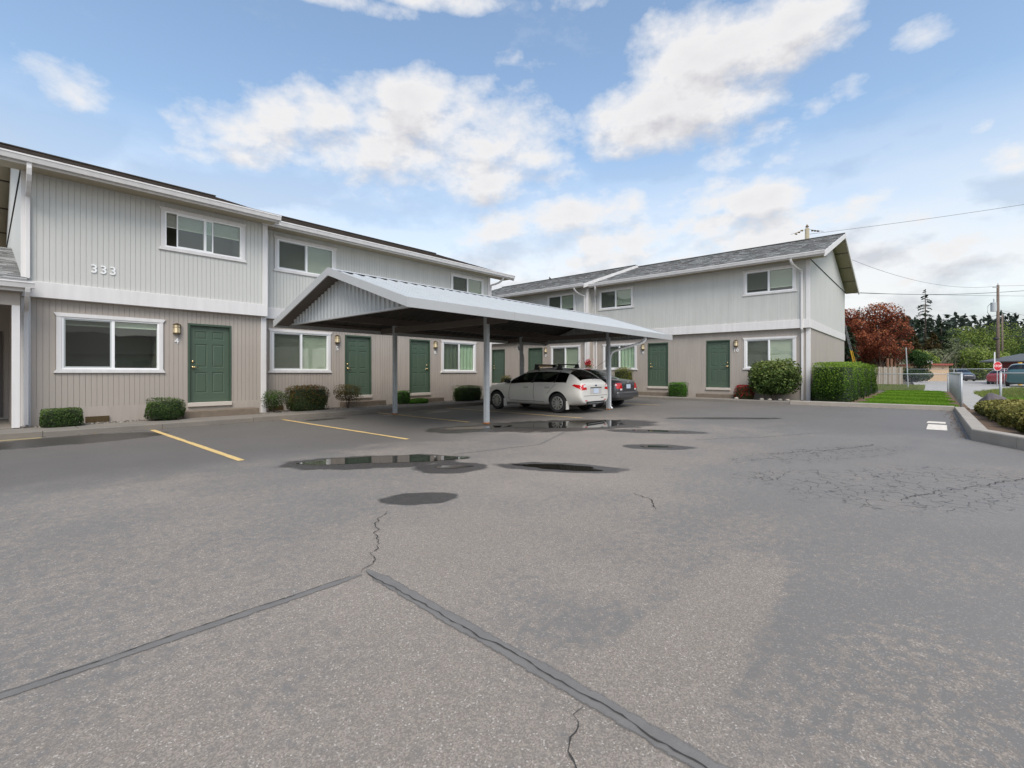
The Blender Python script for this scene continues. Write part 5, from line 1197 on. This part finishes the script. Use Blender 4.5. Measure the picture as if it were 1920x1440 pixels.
            for i in range(spokes):
                a0 = 2 * math.pi * i / spokes; ca_, sa_ = math.cos(a0), math.sin(a0); r0, r1, hw0, hw1 = .04, R1 - .02, .016, .022
                pts = [(r0, -hw0), (r1, -hw1), (r1, hw1), (r0, hw0)]; q.poly([(xf + s * (.0 if r_ == r0 else .004), y + r_ * ca_ - h_ * sa_, wr_ + r_ * sa_ + h_ * ca_) for r_, h_ in pts])
                q.poly([(xf - s * .025, y + r_ * ca_ - h_ * sa_, wr_ + r_ * sa_ + h_ * ca_) for r_, h_ in pts])
            q.tube([(xf - s * .03, y, wr_), (xf + s * .006, y, wr_)], .055, 12); q.build('rim', ALLOY, wo)
            q = MB(); q.tube([(xf - s * .07, y, wr_), (xf - s * .06, y, wr_)], R1 - .02, 20); q.build('brake_disc', mat('brake', (.06, .06, .06), .6), wo)
    return t
# station: y, zbot, wsill, zmid, wmid, zbelt, wbelt, zroofedge, wroof, ztop
HATCH = [(0.00, .34, .70, .56, .76, .84, .70, .90, .60, .92), (.02, .30, .76, .58, .82, .88, .77, .96, .68, .99), (.14, .26, .79, .62, .86, .93, .815, 1.03, .71, 1.07), (.34, .24, .80, .62, .87, .95, .84, 1.20, .66, 1.25),
         (.58, .22, .80, .62, .87, .955, .845, 1.31, .60, 1.395), (.80, .21, .80, .62, .87, .955, .85, 1.35, .585, 1.435), (1.45, .20, .80, .62, .87, .945, .855, 1.385, .585, 1.462), (2.05, .20, .80, .62, .87, .93, .855, 1.375, .58, 1.455),
         (2.45, .20, .80, .62, .87, .92, .85, 1.31, .575, 1.39), (2.95, .20, .80, .62, .87, .91, .845, 1.10, .62, 1.16), (3.28, .20, .80, .62, .87, .90, .84, .965, .66, 1.00), (3.75, .22, .79, .60, .86, .83, .80, .90, .60, .93), (4.15, .26, .74, .56, .80, .74, .74, .80, .54, .83), (4.36, .32, .60, .52, .68, .64, .60, .69, .45, .71), (4.42, .38, .5, .50, .55, .58, .5, .62, .4, .63)]
hg = {(i, 5) for i in range(4, 9)} | {(2, 6), (3, 6), (2, 7), (3, 7)} | {(8, 6), (8, 7), (9, 6), (9, 7)}
WC = car('hatchback', (12.95, 7.92, lot_z(12.9, 8)), 0, HATCH, CARWHITE, 'dirty white hatchback with roof rack parked under the carport', (.315, (.90, 3.54), .865), hg, {}, .95)
def part(o, name, fn, mat_, **k): m = MB(); fn(m); return m.build(name, mat_, o, **k)
# details laid onto the body surface
def surf(o, P, axis, off, name, mat_, n=5, side=1):
    """patch on the body: P = 4 corners in the plane across axis ('y' rear: x,z; 'x' side: y,z), pushed out by off"""
    m = MB(); G = []
    bv = BVH[o.name]
    for i in range(n + 1):
        row = []
        for j in range(n + 1):
            u, v = i / n, j / n; a = [(1 - u) * ((1 - v) * P[0][k] + v * P[3][k]) + u * ((1 - v) * P[1][k] + v * P[2][k]) for k in (0, 1)]
            if axis == 'y': h = bv.ray_cast(Vector((a[0], -2, a[1])), Vector((0, 1, 0))); row.append((a[0], (h[0].y if h[0] else .1) - off, a[1]))
            elif axis == 'z': h = bv.ray_cast(Vector((a[0], a[1], 4)), Vector((0, 0, -1))); row.append((a[0], a[1], (h[0].z if h[0] else 1) + off))
            else: h = bv.ray_cast(Vector((side * 2, a[0], a[1])), Vector((-side, 0, 0))); row.append(((h[0].x if h[0] else side * .85) + side * off, a[0], a[1]))
        G.append(row)
    for i in range(n):
        for j in range(n): m.quad(G[i][j], G[i + 1][j], G[i + 1][j + 1], G[i][j + 1])
    return m.build(name, mat_, o, smooth=True)
RECESS = mat('recess', (.10, .095, .09), .5)
for s in (-1, 1):
    surf(WC, [(s * .52, .76), (s * .80, .735), (s * .815, .90), (s * .60, .925)], 'y', .006, 'tail_light', REDL, 7)
    surf(WC, [(.06, .775), (.34, .88), (.28, .925), (.08, .90)], 'x', .006, 'tail_light', REDL, 6, s)
    surf(WC, [(s * .545, .83), (s * .71, .83), (s * .70, .895), (s * .60, .90)], 'y', .012, 'reverse_light', CLEARL, 4)
    surf(WC, [(s * .48, .40), (s * .62, .40), (s * .62, .425), (s * .50, .425)], 'y', .006, 'reflector', REDL, 3)
    part(WC, 'mirror', lambda m: m.tube([(s * .84, 2.98, .985), (s * .93, 2.97, 1.0), (s * 1.03, 2.96, 1.0)], .075, 10, .06), BLACK, smooth=True)
    for y in (.55, 3.19): part(WC, 'mud_flap', lambda m: m.box(s * .78 - .09, s * .78 + .06, y - .02, y, .13, .40), CARWHITE)
    for y in (1.30, 2.20):
        surf(WC, [(y - .10, .785), (y + .10, .785), (y + .10, .83), (y - .10, .83)], 'x', .004, 'handle_recess', RECESS, 3, s)
        surf(WC, [(y - .11, .80), (y + .09, .80), (y + .09, .825), (y - .11, .825)], 'x', .026, 'door_handle', CARWHITE, 3, s)
    for y0, y1, z0, z1 in ((1.86, 1.86, .34, .93), (2.98, 2.90, .36, .90), (1.30, .98, .60, .93)): surf(WC, [(y0 - .006, z0), (y0 + .006, z0), (y1 + .006, z1), (y1 - .006, z1)], 'x', .003, 'door_seam', DARK, 6, s)
    surf(WC, [(1.25, .335), (2.95, .335), (2.95, .347), (1.25, .347)], 'x', .003, 'door_seam', DARK, 8, s)
    surf(WC, [(1.90, .945), (1.98, .945), (1.90, 1.36), (1.82, 1.36)], 'x', .004, 'window_pillar', BLACK, 5, s)
    surf(WC, [(1.02, .955), (1.06, .955), (1.00, 1.33), (.94, 1.33)], 'x', .004, 'window_pillar', BLACK, 5, s)
    for y in (1.05, 2.0): part(WC, 'rack_foot', lambda m: m.prism([(y - .11, 1.38), (y + .11, 1.38), (y + .045, 1.545), (y - .045, 1.545)], 'x', s * .50 - .035, s * .50 + .035), BLACK)
for y in (1.05, 2.0): part(WC, 'rack_bar', lambda m: m.tube([(-.60, y, 1.55), (.60, y, 1.55)], .018, 8), BLACK)
part(WC, 'rack_fairing', lambda m: m.box(-.50, .50, 2.04, 2.07, 1.475, 1.575), TAN)
surf(WC, [(-.34, .61), (.34, .61), (.34, .80), (-.34, .80)], 'y', .003, 'plate_recess', mat('recess_white', (.50, .48, .45), .4), 6)
surf(WC, [(-.155, .635), (.155, .635), (.155, .785), (-.155, .785)], 'y', .010, 'licence_plate', PLATE, 3)
surf(WC, [(-.35, .80), (.35, .80), (.33, .828), (-.33, .828)], 'y', .012, 'tailgate_grip', RECESS, 5)
surf(WC, [(-.055, .862), (.055, .862), (.055, .902), (-.055, .902)], 'y', .012, 'badge', mat('badge_blue', (.05, .06, .12), .3), 3)
surf(WC, [(-.70, .555), (.70, .555), (.70, .566), (-.70, .566)], 'y', .003, 'tailgate_seam', DARK, 10)
surf(WC, [(.30, .475), (.46, .475), (.46, .50), (.30, .50)], 'y', .006, 'emblem', RECESS, 3)
surf(WC, [(-.50, .29), (.50, .29), (.56, .385), (-.56, .385)], 'y', .012, 'bumper_trim', BLACK, 8)
surf(WC, [(-.46, .315), (.46, .315), (.46, .338), (-.46, .338)], 'y', .02, 'bumper_strip', GALV, 6)
part(WC, 'spoiler', lambda m: m.prism([(.30, 1.385), (.62, 1.405), (.62, 1.44), (.30, 1.41)], 'x', -.54, .54), CARWHITE, bevel=.012)
part(WC, 'brake_light', lambda m: m.box(-.14, .14, .285, .31, 1.392, 1.408), REDL)
part(WC, 'antenna', lambda m: m.tube([(.0, .85, 1.43), (.0, .60, 1.68)], .006, 5), BLACK)
part(WC, 'wiper', lambda m: m.tube([(0, .14, 1.07), (.28, .16, 1.06)], .009, 5), BLACK)
SEDAN = [(0.00, .40, .58, .60, .66, .76, .60, .86, .52, .90), (.05, .30, .74, .60, .80, .84, .76, .95, .66, .99), (.20, .26, .78, .60, .84, .90, .80, 1.0, .70, 1.04), (.62, .22, .79, .60, .85, .93, .82, 1.03, .70, 1.07),
         (.80, .22, .79, .60, .85, .94, .82, 1.08, .66, 1.12), (1.25, .21, .79, .60, .85, .94, .83, 1.36, .56, 1.41), (1.75, .20, .79, .60, .85, .94, .83, 1.40, .55, 1.46), (2.35, .20, .79, .60, .85, .92, .83, 1.39, .55, 1.45),
         (2.75, .20, .79, .60, .85, .91, .83, 1.29, .56, 1.34), (3.35, .20, .79, .60, .85, .89, .82, 1.0, .64, 1.02), (3.9, .22, .78, .58, .84, .82, .79, .88, .6, .91), (4.3, .28, .70, .55, .76, .72, .7, .76, .5, .78), (4.5, .36, .5, .50, .55, .6, .5, .64, .4, .66)]
sg = {(i, 5) for i in range(4, 9)} | {(4, 6), (4, 7), (8, 6), (8, 7)}
DS = car('sedan', (15.55, 8.15, lot_z(15.5, 9)), 0, SEDAN, CARGREY, 'dark grey sedan parked beyond the white hatchback', (.305, (.88, 3.5), .845), sg, {}, .93, spokes=7)
for s in (-1, 1):
    surf(DS, [(s * .44, .70), (s * .76, .70), (s * .77, .90), (s * .50, .90)], 'y', .006, 'tail_light', REDL, 7)
    surf(DS, [(s * .46, .64), (s * .60, .64), (s * .60, .70), (s * .46, .70)], 'y', .006, 'reverse_light', CLEARL, 3)
surf(DS, [(-.155, .70), (.155, .70), (.155, .85), (-.155, .85)], 'y', .010, 'licence_plate', PLATE, 3)
part(DS, 'bumper', lambda m: m.prism([(-.76, -.04), (.76, -.04), (.85, .28), (-.85, .28)], 'z', .36, .60), CARGREY, bevel=.06)
surf(DS, [(-.04, .90), (.04, .90), (.04, .94), (-.04, .94)], 'y', .010, 'emblem', CHROME, 3)
part(DS, 'antenna', lambda m: m.tube([(-.1, 1.35, 1.44), (.35, 1.05, 1.80)], .006, 5), BLACK)
SUV = [(a, b, c, d, e, f * 1.12, g_ * 1.02, h * 1.16, i * 1.08, j * 1.16) for a, b, c, d, e, f, g_, h, i, j in HATCH]
no_l = {'red': {(1, 4)}}
x, y, _ = at(1793, 66); car('suv', (x, y, .12), YAW + 62, SUV, CARDK, 'dark grey car parked across the lane behind the wire fence', (.34, (.92, 3.52), .89), hg, no_l, .98, spokes=6, group='parked cars beyond the lane')
x, y, _ = at(1872, 45); car('sedan', (x, y, .12), -100, HATCH, CARRED, 'dark red car parked right of the stop sign', (.31, (.90, 3.54), .865), hg, {'red': {(1, 4)}}, .95, spokes=6, group='parked cars beyond the lane')
VAN = [(a, b, c, d, e, f * 1.2, g_ * 1.04, h * 1.34, i * 1.16, j * 1.32) for a, b, c, d, e, f, g_, h, i, j in HATCH]
x, y, _ = at(1915, 38); car('van', (x, y, .12), -96, VAN, CARTEAL, 'dark teal van parked beside the red car', (.34, (.92, 3.52), .9), hg, {'red': {(1, 4)}}, .98, spokes=6, group='parked cars beyond the lane')
# pale stones and litter by the rhododendron
for i, (x, y) in enumerate(((20.75, 5.0), (20.72, 4.7), (20.78, 4.35), (20.8, 4.1), (20.74, 5.95))):
    m = MB(); bm = bmesh.new(); bmesh.ops.create_icosphere(bm, subdivisions=2, radius=.07); me = bpy.data.meshes.new('stone')
    for v in bm.verts: v.co = Vector((v.co.x * (1 + .2 * math.sin(v.co.y * 40 + i)), v.co.y * 1.2, v.co.z * .7))
    bm.to_mesh(me); bm.free(); me.materials.append(PSTONE); o = link('stone', me); o.location = (x, y, .215); tag(o, ['pale stone under the middle of the rhododendron', 'pale stone beneath the right of the rhododendron', 'pale stone at the kerb side of the rhododendron', 'pale stone toward the hedge from the rhododendron', 'pale scrap of litter beside the azalea'][i], 'stone', 'pale stones under the rhododendron')

# fallen leaves gathered along the kerbs and in the beds
LP = [np.stack([rng.uniform(12.6, 20.1, 420), -.56 + np.abs(rng.normal(0, .10, 420)), np.full(420, .0)], 1), np.stack([20.14 - np.abs(rng.normal(0, .08, 160)), rng.uniform(-.4, 9, 160), np.full(160, 0.)], 1),
      np.stack([rng.uniform(.8, 19, 420), 13.10 - np.abs(rng.normal(0, .12, 420)), np.full(420, 0.)], 1), np.stack([rng.uniform(3, 14, 30), rng.uniform(4, 12.8, 30), np.full(30, 0.)], 1)]
LP = np.concatenate(LP); LP[:, 2] = [lot_z(x, y) + .012 for x, y in LP[:, :2]]
tag(quadcloud('leaf_litter', leaves(LP, .035, .6, 2.2, spread=.5), leafmat('dead_leaf', [(.06, .035, .015), (.16, .08, .03), (.30, .19, .08)]), rng.uniform(0, 1, len(LP))), 'brown fallen leaves scattered along the kerbs', 'leaves', kind='stuff')
